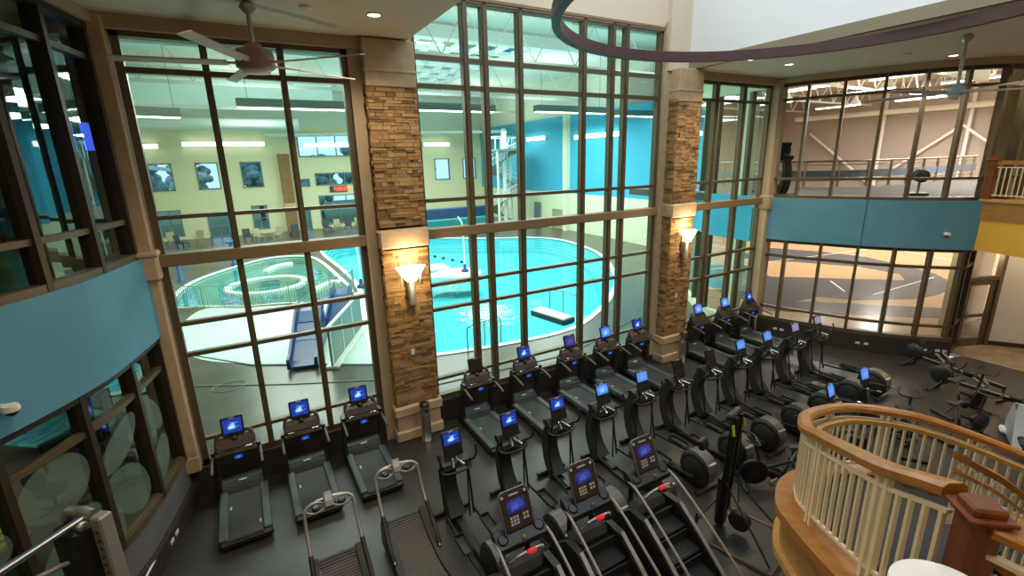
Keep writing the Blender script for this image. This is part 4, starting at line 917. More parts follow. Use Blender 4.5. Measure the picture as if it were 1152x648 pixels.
def stool_chair(loc, rz, lab):
    e = empty('office_chair', loc, rz, lab, 'chair', 'dark chairs behind the lower left glass')
    MB().lathe([(0.02, 0.44), (0.25, 0.45), (0.26, 0.50), (0.2, 0.53)], 16).build('seat', MT['blackm'], e)
    MB().ball((0, 0.24, 0.86), 0.25, 14, 8, sc=(1, .25, 1)).build('backrest', MT['blackm'], e); MB().cyl((0, 0, 0.08), (0, 0, 0.45), 0.03, 8).build('stem', MT['black'], e)
    m = MB()
    for k in range(5): m.tube([(0, 0, 0.09), (0.3*math.cos(k*1.257), 0.3*math.sin(k*1.257), 0.05)], 0.022, 6)
    m.build('foot_star', MT['black'], e)
stool_chair((-3.9, 11.2, 0), 2.6, 'dark round-backed chair before the aqua table behind the lower left glass'); stool_chair((-2.9, 11.5, 0), 1.6, 'dark chair seen between the frosted petals near the corner')
e = empty('storage_tray', (-4.15, 9.6, 0.0), 0.6, 'yellow tray on a low stand behind the lower left glass', 'tray'); MB().box((0, 0, 0.72), (0.62, 0.9, 0.10), b=0.03).build('tray', MT['yellowpl'], e); MB().box((0, 0, 0.79), (0.5, 0.10, 0.05)).box((0, 0.25, 0.79), (0.5, 0.10, 0.05)).box((0, -0.25, 0.79), (0.5, 0.10, 0.05)).build('ribs', MT['yellowpl'], e); MB().box((0, 0, 0.33), (0.5, 0.7, 0.66), b=0.02).build('stand', MT['greypanel'], e)
m = MB(); m.lathe([(0.0, -1.0), (0.9, -0.85), (1.35, -0.35), (1.4, 0.1), (1.2, 0.6), (0.0, 0.75)], 28); o = m.build('hanging_drum', MT['ducts'], loc=(-4.6, 10.2, 8.05)); tag(o, 'large dark rounded drum hanging behind the upper left glass', 'hanging drum')
MB().tube([(1.37*math.cos(2*PI*k/40), 1.37*math.sin(2*PI*k/40), -0.32) for k in range(40)], 0.03, 6, closed=True).build('rim', MT['chrome'], o)
for (x, y, lab) in ((-4.3, 12.0, 'taupe round column behind the upper left glass'), ):
    m = MB(); m.cyl((0, 0, 0), (0, 0, 4.0), 0.20, 16); tag(m.build('pillar_room', MT['beige'], loc=(x, y, 4.64)), lab, 'column')
for k, (x, y, h) in enumerate(((-2.25, 11.4, 2.9), (-2.55, 11.9, 2.4))):  # pale bars modelled in place of reflections in the upper left glass
    m = MB(); m.cyl((0, 0, 0), (0, 0, h), 0.05, 12); tag(m.build('reflection_bar', MT['trusswhite'], loc=(x, y, 8.66-h)), ('pale vertical pipe nearest the corner behind the upper left glass', 'shorter pale vertical pipe behind the upper left glass')[k], 'pipe', 'pale reflection bars in the upper left room')
e = empty('wall_screen', (-3.02, 15.4, 7.15), math.radians(80), 'bright blue screen high on the wall behind the upper left glass', 'screen'); MB().box((0, 0, 0), (1.7, 0.08, 0.75), b=0.02).build('housing', MT['black'], e); MB().box((0, 0.045, 0), (1.6, 0.01, 0.65)).build('display', MT['reflblue'], e); MB().box((0, -0.045, 0), (1.6, 0.01, 0.65)).build('display', MT['reflblue'], e)  # glowing blue panel put in for a reflection in the glass
for k, (x, y) in enumerate(((-5.5, 12.5), (-4.2, 14.2))):
    e = empty('ceiling_light', (x, y, 8.62), label=('glowing ceiling lamp beside the dark drum in the upper left room', 'small glowing ceiling lamp at the back of the upper left room')[k], cat='ceiling light', group='ceiling lamps in the upper left room'); MB().box((0, 0, 0), (0.5, 0.3, 0.06)).build('diffuser', MT['lamp'], e); MB().box((0, 0, 0.02), (0.58, 0.38, 0.05)).build('frame', MT['trusswhite'], e)
for k, (x, y) in enumerate(((-5.2, 15.5), (-7.2, 13.0))):
    table('bench_table', 0.9, 0.5, 0.7, MT['roomgrey'], ('taupe bench at the back of the upper left room', 'taupe bench left of the column in the upper left room')[k], (x, y, 4.62), 0.3)

# ------------------------------------------------------------------ gym fixtures: sconces, lamps, ring, fans, cameras, outlets
def sconce(x, y, z, lab):
    e = empty('wall_sconce', (x, y, z), label=lab, cat='sconce', group='glowing sconces on the stone pillars')
    MB().box((0, -0.02, -0.1), (0.16, 0.04, 0.6), b=0.01).build('backplate', MT['silver'], e)
    MB().tube([(0, -0.10, -0.52), (0, -0.10, 0.0)], [0.075, 0.085], 14).build('stem', MT['silver'], e)
    MB().lathe([(0.10, 0.02), (0.17, 0.10), (0.30, 0.30), (0.34, 0.34), (0.31, 0.34), (0.16, 0.12), (0.0, 0.06)], 24, T(0, -0.16, -0.02) @ Matrix.Diagonal((1, .55, 1, 1))).build('shade', MT['sconceglow'], e)
    m = MB(); m.tube([(-0.33, -0.16, 0.34), (-0.22, -0.16, 0.12), (-0.2, -0.10, -0.1)], 0.012, 6); m.tube([(0.33, -0.16, 0.34), (0.22, -0.16, 0.12), (0.2, -0.10, -0.1)], 0.012, 6); m.build('bracket', MT['silver'], e)
    point('sconce_lamp', (x, y-0.18, z+0.50), SCONCE, (1.0, 0.72, 0.40), 0.08); point('sconce_lamp', (x, y-0.42, z-0.05), SCONCE*0.55, (1.0, 0.72, 0.40), 0.08)
sconce(3.02, 9.93, 3.86, 'glowing flared sconce on the left stone pillar'); sconce(11.50, 9.81, 3.86, 'glowing flared sconce on the right stone pillar')
for i, (x, y, lab) in enumerate(((2.39, 8.57, 'lit recessed downlight near the left stone pillar'), (11.95, 8.45, 'lit recessed downlight right under the maroon ring'), (13.64, 8.47, 'lit recessed downlight above the corner of the right windows'), (16.71, 5.98, 'lit recessed downlight beside the right fan rod'), (19.2, 4.6, 'lit recessed downlight over the balcony'), (-0.2, 5.8, 'lit recessed downlight over the cable machine'), (13.4, 2.5, 'lit recessed downlight over the rowing machines'), (1.0, 2.0, 'lit recessed downlight over the step machines'), (13.2, -2.0, 'lit recessed downlight over the stair'))):
    e = empty('downlight', (x, y, 8.68), label=lab, cat='downlight', group='recessed downlights in the soffit')
    MB().lathe([(0.13, 0.0), (0.13, -0.015), (0.10, -0.02), (0.10, 0.0)], 20).build('trim_ring', MT['white_paint'], e); MB().lathe([(0.10, 0.0), (0.10, -0.012), (0.0, -0.014)], 20).build('lens', MT['lamp'], e)
    spot('downlight_beam', (x, y, 8.64), DOWNLIGHT*6, WARM, 2.4)
for i, (x, y) in enumerate(((20.6, 3.4), (22.3, 1.2))):  # downlights added under the balcony to brighten the pale end wall
    e = empty('downlight', (x, y, 4.70), label=('added fill downlight under the balcony by the door', 'added fill downlight under the balcony farther from the door')[i], cat='downlight', group='added fill downlights under the balcony')
    MB().lathe([(0.13, 0.0), (0.13, -0.015), (0.10, -0.02), (0.10, 0.0)], 20).build('trim_ring', MT['white_paint'], e); MB().lathe([(0.10, 0.0), (0.10, -0.012), (0.0, -0.014)], 20).build('lens', MT['lamp'], e)
    point('downlight_beam', (x, y, 4.45), 170, WARM, 0.1)
point('corridor_fill', (20.4, 5.95, 3.0), 60, WARM, 0.1)  # unseen fill added to light the corridor wall
for i, (x, y, lab) in enumerate(((1.35, 8.59, 'small white smoke detector in the soffit near the left fan'), (15.2, 6.4, 'small ceiling vent disc in the soffit near the right fan'))):
    m = MB(); m.lathe([(0.10, 0.0), (0.10, -0.02), (0.06, -0.05), (0.0, -0.055)], 16); tag(m.build('smoke_detector', MT['white_paint'], loc=(x, y, 8.68)), lab, 'detector')
# maroon ring hanging in the lightwell
ring = [(7.95+3.82*math.cos(2*PI*k/96), 4.72+3.82*math.sin(2*PI*k/96), 8.50) for k in range(96)]
e = empty('ceiling_ring', (7.95, 4.72, 8.50), label='large maroon steel ring hanging in the lightwell', cat='ring')
o = MB().sweep([(-0.07, -0.10), (0.07, -0.10), (0.07, 0.10), (-0.07, 0.10)], ring, closed=True, smooth=False).build('band', MT['ring'], e); o.location = -e.location
for a in (3.6, 4.6, 5.6):
    MB().cyl((3.82*math.cos(a), 3.82*math.sin(a), 0.1), (3.82*math.cos(a), 3.82*math.sin(a), 4.4), 0.012, 6).build('cable', MT['silver'], e)
def fan(loc, r, n, a0, hub, lab, hs=1.0):
    e = empty('ceiling_fan', loc, label=lab, cat='fan', group='ceiling fans with long blades')
    MB().cyl((0, 0, 0.10), (0, 0, 8.68-loc[2]), 0.035, 12).build('rod', MT['silver'], e)
    MB().lathe([(0.10, 0.28), (0.13, 0.22), (0.25, 0.18), (0.27, 0.12), (0.27, -0.06), (0.20, -0.10), (0.0, -0.11)], 28, Matrix.Diagonal((hs, hs, hs, 1))).build('motor', hub, e)
    MB().lathe([(0.07, 8.68-loc[2]), (0.12, 8.60-loc[2]), (0.05, 8.52-loc[2])], 16).build('canopy', MT['silver'], e)
    MB().lathe([(0.20, -0.10), (0.19, -0.13), (0.0, -0.14)], 24, Matrix.Diagonal((hs, hs, hs, 1))).build('cap', MT['white_paint'], e)
    for k in range(n):
        a = a0 + 2*PI*k/n; m = MB()
        m.box((r/2+0.22, 0, 0), (r-0.3, 0.17, 0.022), RZ(a) @ RX(0.22), b=0.008); m.box((0.32, 0, 0.0), (0.26, 0.06, 0.03), RZ(a), b=0.008)
        m.build('blade', MT['fan'], e)
fan((0.56, 8.72, 7.84), 1.75, 5, math.radians(172), MT['fanhub'], 'ceiling fan with pale blades in front of the left pool window')
fan((14.0, 4.84, 7.52), 1.75, 5, math.radians(20), MT['fanblue'], 'ceiling fan with a blue-grey motor in front of the upper right windows', 0.62)
def dome_cam(P, s, z, sgn, lab):
    p, tn = P.at(s); nx, ny = tn.y*sgn, -tn.x*sgn
    e = empty('security_camera', (p.x+nx*0.15, p.y+ny*0.15, z), math.atan2(ny, nx), lab, 'camera', 'white security cameras on the blue bands')
    MB().cyl((0, 0, 0.02), (0.08, 0, 0.02), 0.04, 14).build('bracket', MT['whitepl'], e); MB().lathe([(0.07, 0.05), (0.085, 0.0), (0.08, -0.02)], 18, T(0.11, 0, 0)).build('housing', MT['whitepl'], e); MB().ball((0.11, 0, -0.02), 0.065, 14, 8).build('dome', MT['black'], e)
# outward from the rooms = toward the gym
dome_cam(PR, 4.86, 3.92, 1, 'white dome camera on the right blue wall band'); dome_cam(PL, 3.40, 3.78, -1, 'white dome camera on the left blue wall band')
def outlet(P, s, z, sgn, lab):
    p, tn = P.at(s); nx, ny = tn.y*sgn, -tn.x*sgn; a = math.atan2(ny, nx)
    e = empty('outlet', (p.x+nx*0.152, p.y+ny*0.152, z), a, lab, 'outlet', 'white outlets on the dark curb'); MB().box((0.006, 0, 0), (0.012, 0.12, 0.075), b=0.003).build('plate', MT['whitepl'], e); MB().box((0.013, -0.025, 0), (0.006, 0.03, 0.04)).box((0.013, 0.025, 0), (0.006, 0.03, 0.04)).build('socket', MT['label'], e)
for s, lab in ((0.86, 'left plate of the outlet pair near the right corner column'), (1.06, 'right plate of the outlet pair near the right corner column'), (3.24, 'left plate of the outlet pair under the middle right window'), (3.46, 'right plate of the outlet pair under the middle right window'), (4.95, 'single outlet plate behind the front rowing machine'), (5.28, 'left plate of the outlet pair at the right end of the curb'), (5.46, 'right plate of the outlet pair at the right end of the curb')): outlet(PR, s, 0.28, 1, lab)
for s, lab in ((1.53, 'nearer plate of the outlet pair low on the left wall'), (1.33, 'farther plate of the outlet pair low on the left wall')): outlet(PL, s, 0.22, -1, lab)
for (x, y, lab) in ((2.96, 9.935, 'small white switch plate low on the left stone pillar'), (11.34, 9.815, 'small white switch plate low on the right stone pillar')):
    e = empty('switch_plate', (x, y, 2.18), label=lab, cat='switch', group='switch plates on the stone pillars'); MB().box((0, -0.01, 0), (0.09, 0.015, 0.13), b=0.003).build('plate', MT['whitepl'], e); MB().box((0, -0.02, 0), (0.02, 0.01, 0.04)).build('toggle', MT['label'], e)
for (x, y, lab) in ((3.06, 9.70, 'slim stainless wipe dispenser in front of the left stone pillar'), (11.52, 9.58, 'slim stainless wipe dispenser in front of the right stone pillar')):
    e = empty('wipe_dispenser', (x, y, 0), label=lab, cat='dispenser', group='stainless wipe dispensers by the pillars')
    MB().lathe([(0.125, 0.0), (0.125, 0.03), (0.115, 0.035), (0.115, 0.66), (0.122, 0.67), (0.122, 0.70), (0.115, 0.71), (0.115, 0.92)], 24).build('body', MT['stainless'], e); MB().lathe([(0.12, 0.92), (0.118, 0.96), (0.05, 0.99), (0.0, 0.99)], 24).build('lid', MT['black'], e)
    MB().box((0, -0.118, 0.82), (0.08, 0.02, 0.10), b=0.004).build('opening', MT['black'], e)
# ------------------------------------------------------------------ cardio machines (local +Y is the front, towards the pool)
def make_screen(parent, c, w, h, tilt, mat, name='screen', low=0.0):
    Mx = T(*c) @ RX(tilt)
    s_ = MB().box((0, 0.02, 0), (w, 0.04, h), Mx, b=0.018).build(name, MT['black'], parent)
    MB().box((0, -0.003, 0.012+low/2), (w-0.07, 0.008, h-0.10-low), Mx).build('display', mat, s_)
    MB().box((0, -0.004, h/2-0.022), (0.09, 0.006, 0.012), Mx).build('badge', MT['label'], s_)
    return s_
def treadmill():
    e = empty('treadmill')
    m = MB(); m.box((0, 0.0, 0.12), (0.82, 1.86, 0.16), b=0.04); m.box((0, -0.90, 0.11), (0.84, 0.10, 0.15), b=0.04); m.build('deck', MT['black'], e)
    for a in (-1, 1): MB().box((a*0.345, -0.14, 0.22), (0.145, 1.56, 0.06), b=0.02).build('side_rail', MT['slate2'], e)
    m = MB(); m.box((0, -0.16, 0.205), (0.55, 1.50, 0.02)); m.cyl((-0.275, -0.90, 0.175), (0.275, -0.90, 0.175), 0.04, 12); m.build('belt', MT['belt'], e)
    for k, (x, y) in enumerate(((-0.24, 0.1), (-0.21, -0.32), (0.22, -0.72))): pass
    MB().box((-0.225, -0.05, 0.217), (0.03, 0.09, 0.003)).build('warning_mark', MT['keys'], e); MB().box((0.235, -0.66, 0.217), (0.02, 0.10, 0.003)).build('warning_mark', MT['keys'], e)
    m = MB(); m.prism([(0.46, 0.18), (0.52, 0.31), (0.62, 0.37), (0.82, 0.36), (0.93, 0.24), (0.93, 0.08), (0.5, 0.08)], -0.36, 0.36, 'x'); hd = m.build('motor_cover', MT['slate'], e)
    MB().box((0, 0.585, 0.366), (0.14, 0.035, 0.008), RX(0.0)).build('badge', MT['label'], hd)
    for a in (-1, 1):
        m = MB(); m.prism([(0.48, 0.18), (0.70, 0.18), (0.66, 0.70), (0.58, 1.18), (0.34, 1.20), (0.40, 1.08), (0.50, 0.90), (0.53, 0.6)], a*0.385-0.03, a*0.385+0.03, 'x'); m.build('upright', MT['black'], e)
        MB().tube(smooth_path([(a*0.385, 0.55, 1.10), (a*0.40, 0.28, 1.08), (a*0.405, 0.02, 1.03), (a*0.405, -0.06, 1.0)], 4), [0.028]*12+[0.024], 10).build('handrail', MT['handgrey'], e)
    m = MB(); m.prism([(0.36, 0.93), (0.60, 1.0), (0.64, 1.22), (0.40, 1.18)], -0.36, 0.36, 'x'); cn = m.build('console', MT['black'], e)
    MB().box((0, 0.365, 1.12), (0.70, 0.06, 0.08), b=0.02).build('bronze_strip', MT['goldbar'], cn)
    MB().box((0.02, 0.372, 1.0), (0.16, 0.03, 0.08), RX(0)).build('led_display', MT['led'], cn)
    m = MB(); m.prism([(0.40, 1.16), (0.64, 1.20), (0.62, 1.33), (0.56, 1.36), (0.48, 1.30)], -0.30, 0.30, 'x'); m.build('tray', MT['brownpl'], e)
    for a in (-1, 1):
        m = MB(); m.tube(smooth_path([(a*0.30, 0.44, 1.18), (a*0.31, 0.52, 1.30), (a*0.27, 0.58, 1.40), (a*0.18, 0.60, 1.42)], 4), 0.035, 8); m.build('cup_holder', MT['brownpl'], e)
    m = MB(); m.tube(smooth_path([(-0.34, 0.42, 1.18), (-0.26, 0.30, 1.20), (0, 0.26, 1.21), (0.26, 0.30, 1.20), (0.34, 0.42, 1.18)], 5), 0.020, 10); hb = m.build('front_handle', MT['black'], e)
    for a in (-1, 1): MB().tube([(a*0.27, 0.306, 1.20), (a*0.16, 0.278, 1.205)], 0.024, 10).build('pulse_grip', MT['chrome'], hb)
    MB().box((0, 0.56, 1.36), (0.16, 0.05, 0.12), b=0.02).ball((0, 0.50, 1.335), 0.055, 12, 8).build('screen_neck', MT['brownpl'], e)
    make_screen(e, (0, 0.55, 1.56), 0.38, 0.36, -0.28, MT['scr_blue'])
    for a in (-1, 1): MB().cyl((a*0.36, 0.84, 0.0), (a*0.36, 0.84, 0.06), 0.04, 10).build('foot', MT['black'], e)
    return e
DISPLAY = {}
def set_display(root, key):
    for ch in root.children:
        if ch.name.startswith('screen') and not ch.name.startswith('screen_neck'):
            for d in ch.children:
                if d.name.startswith('display'):
                    k = (d.data.name.split('.')[0], root.name.split('.')[0], key)
                    if k not in DISPLAY:
                        me = d.data.copy(); me.materials.clear(); me.materials.append(MT[key]); DISPLAY[k] = me
                    d.data = DISPLAY[k]
proto = {}
def place(kind, maker, loc, rz, lab, cat, group=None, disp=None):
    if kind not in proto: proto[kind] = maker(); o = proto[kind]
    else: o = copy_tree(proto[kind])
    o.location = loc; o.rotation_euler = (0, 0, rz); tag(o, lab, cat, group)
    if disp: set_display(o, disp)
    return o
TM = [(-0.72, 'scr_blue', 'treadmill with a blue screen beside the left beige column'), (0.47, 'scr_blue', 'treadmill with a glowing blue screen, middle one in front of the left window'), (1.64, 'scr_blue', 'treadmill with a framed blue screen just left of the left stone pillar'),
      (4.43, 'scr_off', 'treadmill with a dark switched-off screen right of the left stone pillar'), (5.80, 'scr_blue', 'treadmill with a bright blue screen, next right of the dark-screened one'), (7.25, 'scr_violet', 'treadmill with a dim violet screen under the middle of the big window'), (8.50, 'scr_bright', 'treadmill with a bright blue screen, second left of the right stone pillar'), (9.72, 'scr_blue', 'treadmill with a blue screen just left of the right stone pillar'),
      (12.35, 'scr_bright', 'treadmill with a bright blue screen just right of the right stone pillar'), (13.65, 'scr_bright', 'treadmill with a bright blue screen, middle one of the three by the corner'), (14.95, 'scr_blue', 'treadmill with a blue screen in the corner beside the court window')]
for x, d, lab in TM: place('treadmill', treadmill, (x, 9.20, 0), 0, lab, 'treadmill', 'treadmills along the pool windows', d)

def elliptical():
    e = empty('elliptical_trainer')
    m = MB(); m.box((0, 0.1, 0.07), (0.14, 2.1, 0.08), b=0.02); m.build('base_beam', MT['black'], e)
    MB().tube([(-0.34, 1.12, 0.05), (0.34, 1.12, 0.05)], 0.045, 10).build('front_foot', MT['black'], e); MB().tube([(-0.30, -0.95, 0.05), (0.30, -0.95, 0.05)], 0.045, 10).build('rear_foot', MT['black'], e)
    # round flywheel housing at the rear, with a paler rim cap
    m = MB(); m.lathe([(0.28, -0.15), (0.335, -0.13), (0.35, -0.10), (0.35, 0.10), (0.335, 0.13), (0.28, 0.15)], 36, T(0, -0.72, 0.40) @ RY(PI/2)); h = m.build('flywheel_housing', MT['black'], e)
    m = MB(); m.sweep([(-0.12, -0.004), (0.12, -0.004), (0.12, 0.012), (-0.12, 0.012)], [(0, -0.72+0.352*math.cos(a), 0.40+0.352*math.sin(a)) for a in [math.radians(60+i*12) for i in range(12)]]); m.build('rim_cap', MT['capgrey'], h)
    MB().box((0, -1.02, 0.60), (0.22, 0.05, 0.07), RX(0), b=0.015).build('rear_handle', MT['silver'], h)
    for a in (-1, 1): MB().lathe([(0.24, 0.0), (0.22, 0.012), (0.0, 0.014)], 28, T(a*0.15, -0.72, 0.40) @ RY(a*PI/2)).build('side_disc', MT['blackm'], h)
    for a in (-1, 1):
        ph = 0.10*a
        m = MB(); m.tube([(a*0.24, -0.72+0.1*a, 0.40+0.1*a), (a*0.24, -0.1, 0.30+ph), (a*0.26, 0.68, 0.32)], 0.028, 8); arm = m.build('pedal_arm', MT['steelblk'], e)
        m = MB(); m.box((a*0.24, 0.0, 0.36+ph), (0.17, 0.40, 0.03), b=0.012); m.box((a*0.24-0.08, 0.0, 0.39+ph), (0.015, 0.40, 0.06)); m.box((a*0.24+0.08, 0.0, 0.39+ph), (0.015, 0.40, 0.06)); m.box((a*0.24, 0.20, 0.40+ph), (0.17, 0.015, 0.08)); m.build('pedal', MT['blackm'], arm)
        m = MB(); m.tube(smooth_path([(a*0.26, 0.68, 0.20), (a*0.265, 0.76, 0.62), (a*0.27, 0.84, 1.05), (a*0.285, 0.80, 1.22), (a*0.31, 0.66, 1.32), (a*0.33, 0.60, 1.46), (a*0.335, 0.64, 1.60)], 5), 0.021, 8); m.build('moving_arm', MT['black'], e)
    m = MB(); path = smooth_path([(0, 0.86, 0.08), (0, 1.08, 0.35), (0, 1.18, 0.72), (0, 1.10, 1.08), (0, 0.96, 1.28)], 5)
    n = len(path); vs = []; fs = []
    for i, p in enumerate(path):
        t = path[min(i+1, n-1)] - path[max(i-1, 0)]; t.normalize(); q = Vector((1, 0, 0)); w = t.cross(q); k = i/(n-1); hw = 0.15-0.06*k; hd = 0.13-0.05*k
        for a, b in ((-1, -1), (1, -1), (1, 1), (-1, 1)): vs.append(p + q*a*hw + w*b*hd)
    for i in range(n-1):
        for k in range(4): fs.append((i*4+k, i*4+(k+1) % 4, i*4+4+(k+1) % 4, i*4+4+k))
    fs += [(3, 2, 1, 0), ((n-1)*4, (n-1)*4+1, (n-1)*4+2, (n-1)*4+3)]
    m.add(vs, fs); m.build('column', MT['blackm'], e)
    m = MB(); m.prism([(0.70, 1.20), (1.02, 1.24), (1.06, 1.34), (0.96, 1.38), (0.74, 1.28)], -0.24, 0.24, 'x'); m.build('console', MT['black'], e)
    m = MB(); m.tube(smooth_path([(-0.30, 0.80, 1.22), (-0.24, 0.68, 1.17), (0, 0.64, 1.16), (0.24, 0.68, 1.17), (0.30, 0.80, 1.22)], 4), 0.022, 8); m.build('tray_bar', MT['black'], e)
    for a in (-1, 1): MB().tube([(a*0.03, 0.80, 1.33), (a*0.10, 0.60, 1.30)], 0.022, 8).build('pulse_grip', MT['chrome'], e)
    MB().cyl((0, 0.92, 1.30), (0, 0.90, 1.46), 0.05, 10).build('screen_neck', MT['brownpl'], e)
    make_screen(e, (0, 0.86, 1.60), 0.36, 0.46, -0.32, MT['scr_blue'], low=0.16)
    MB().cyl((0.21, 0.74, 0.10), (0.21, 0.76, 1.18), 0.016, 8).build('support_rod', MT['black'], e)
    return e
EL = [(2.62, 'scr_blue', 'in front of the left stone pillar, leftmost of the row'), (3.78, 'scr_blue', 'second of the row from the left stone pillar'), (4.87, 'scr_blue', 'third of the row from the left stone pillar'), (6.0, 'scr_bright', 'fourth of the row from the left stone pillar'), (7.12, 'scr_pale', 'with a pale blue screen, fifth of the row'), (8.25, 'scr_off', 'with a dark screen, left of the other dark-screened one'), (9.35, 'scr_off', 'with a dark screen before the right stone pillar'), (10.5, 'scr_pale', 'with a pale blue screen, right of the two dark-screened ones'), (11.6, 'scr_pale', 'with a pale blue screen, second right of the dark-screened ones'), (12.85, 'scr_lav', 'with a lavender screen, second from the court window'), (13.95, 'scr_lav', 'with a lavender screen, nearest the court window')]
for x, d, lab in EL: place('elliptical', elliptical, (x, 6.05, 0), 0, 'black elliptical trainer ' + lab, 'elliptical trainer', 'elliptical trainers in the second row', d)
for (x, y, rz, lab) in ((17.3, 11.0, 2.6, 'black elliptical trainer on the running track behind the top left court window'),):
    place('elliptical', elliptical, (x, y, 4.88), rz, lab, 'elliptical trainer', None, 'scr_off')

def step_machine():
    e = empty('step_machine')
    for a in (-1, 1):
        m = MB(); m.prism([(0.55, 0.0), (0.62, 0.5), (0.55, 1.0), (0.30, 1.22), (0.05, 1.22), (-0.35, 0.95), (-1.25, 0.22), (-1.30, 0.0)], a*0.36-0.05, a*0.36+0.05, 'x'); m.build('side_panel', MT['black'], e)
        m = MB(); m.sweep([(-0.03, 0), (0.03, 0), (0.03, 0.02), (-0.03, 0.02)], [(a*0.36, -1.25, 0.23), (a*0.36, -0.35, 0.96), (a*0.36, 0.02, 1.225)]); m.build('edge_trim', MT['greysteel'], e)
        m = MB(); m.tube(smooth_path([(a*0.34, 0.42, 1.62), (a*0.37, 0.20, 1.60), (a*0.38, -0.35, 1.28), (a*0.39, -0.95, 0.86), (a*0.40, -1.15, 0.62), (a*0.40, -1.18, 0.25)], 5), 0.021, 10); m.build('handrail', MT['greysteel'], e)
    m = MB(); m.prism([(0.10, 1.12), (0.55, 0.95), (0.58, 0.0), (0.2, 0.0)], -0.31, 0.31, 'x'); m.box((0, 0.34, 1.14), (0.62, 0.30, 0.22), b=0.08); m.build('drive_housing', MT['blackm'], e)
    for k in range(5):
        y = 0.10-0.29*k; z = 0.98-0.205*k
        m = MB(); m.box((0, y-0.12, z-0.02), (0.60, 0.27, 0.05), b=0.012); m.box((0, y+0.01, z+0.07), (0.60, 0.02, 0.18)); st = m.build('step', MT['blackm'], e)
        m = MB()
        for r in range(6): m.box((0, y-0.225+0.04*r, z+0.007), (0.56, 0.012, 0.006))
        m.build('tread_ribs', MT['steelblk'], st)
    for a in (-1, 1): MB().tube([(a*0.20, 0.50, 1.1), (a*0.18, 0.52, 1.65)], 0.04, 8).build('mast', MT['black'], e)
    m = MB(); m.prism([(0.24, 1.54), (0.50, 1.62), (0.52, 1.76), (0.42, 1.74), (0.24, 1.62)], -0.36, 0.36, 'x'); tr = m.build('tray', MT['black'], e)
    for a in (-1, 1): MB().lathe([(0.055, 0.0), (0.075, 0.02), (0.055, 0.03)], 16, T(a*0.27, 0.34, 1.665) @ RX(0.5)).build('cup_holder', MT['steelblk'], tr)
    Mx = T(0, 0.44, 1.95) @ RX(-0.42)
    m = MB(); m.box((0, 0.03, 0), (0.43, 0.07, 0.52), Mx, b=0.03); cn = m.build('console', MT['brownpl'], e)
    MB().tube([Mx @ Vector(p) for p in ((-0.215, 0.0, -0.26), (-0.215, 0.0, 0.21), (-0.17, 0.0, 0.26), (0.17, 0.0, 0.26), (0.215, 0.0, 0.21), (0.215, 0.0, -0.26))], 0.014, 8).build('console_edge', MT['edgegrey'], cn)
    MB().box((0, -0.006, 0.06), (0.27, 0.008, 0.17), Mx).build('display', MT['lcd'], cn)
    keys = [(-0.10+0.045*i, -0.08-0.04*j, 0.03, 0.025) for i in range(3) for j in range(3)] + [(0.09+0.05*i, -0.08-0.05*j, 0.032, 0.03) for i in range(2) for j in range(2)]
    for kx, kz, kw, kh in keys: MB().box((kx, -0.006, kz), (kw, 0.008, kh), Mx).build('key', MT['keys'], cn)
    MB().box((0, -0.006, 0.20), (0.14, 0.006, 0.02), Mx).build('badge', MT['keys'], cn)
    for a in (-1, 1): MB().box((a*0.17, -0.006, 0.20), (0.035, 0.006, 0.035), Mx).build('speaker', MT['keys'], cn)
    MB().box((-0.05, 0.17, 1.74), (0.05, 0.05, 0.09), b=0.01).build('heart_sensor', MT['goldbar'], e)
    m = MB(); m.tube(smooth_path([(-0.27, 0.14, 1.50), (-0.16, 0.10, 1.58), (0, 0.09, 1.60), (0.16, 0.10, 1.58), (0.27, 0.14, 1.50)], 4), 0.020, 10); fh = m.build('front_handle', MT['silver'], e)
    MB().box((0, 0.07, 1.605), (0.13, 0.07, 0.06), b=0.018).build('stop_button', MT['red'], fh)
    for a in (-1, 1): MB().tube([(a*0.28, 0.14, 1.49), (a*0.18, 0.105, 1.57)], 0.025, 10).build('pulse_grip', MT['chrome'], fh)
    return e
for i, (x, lab) in enumerate(((2.55, 'black step machine with a blue display, leftmost of the three'), (3.65, 'black step machine with a blue display, middle of the three'), (4.82, 'black step machine nearest the tall black ski trainer'))): place('step', step_machine, (x, 4.12, 0), 0, lab, 'step machine', 'step machines in the third row')

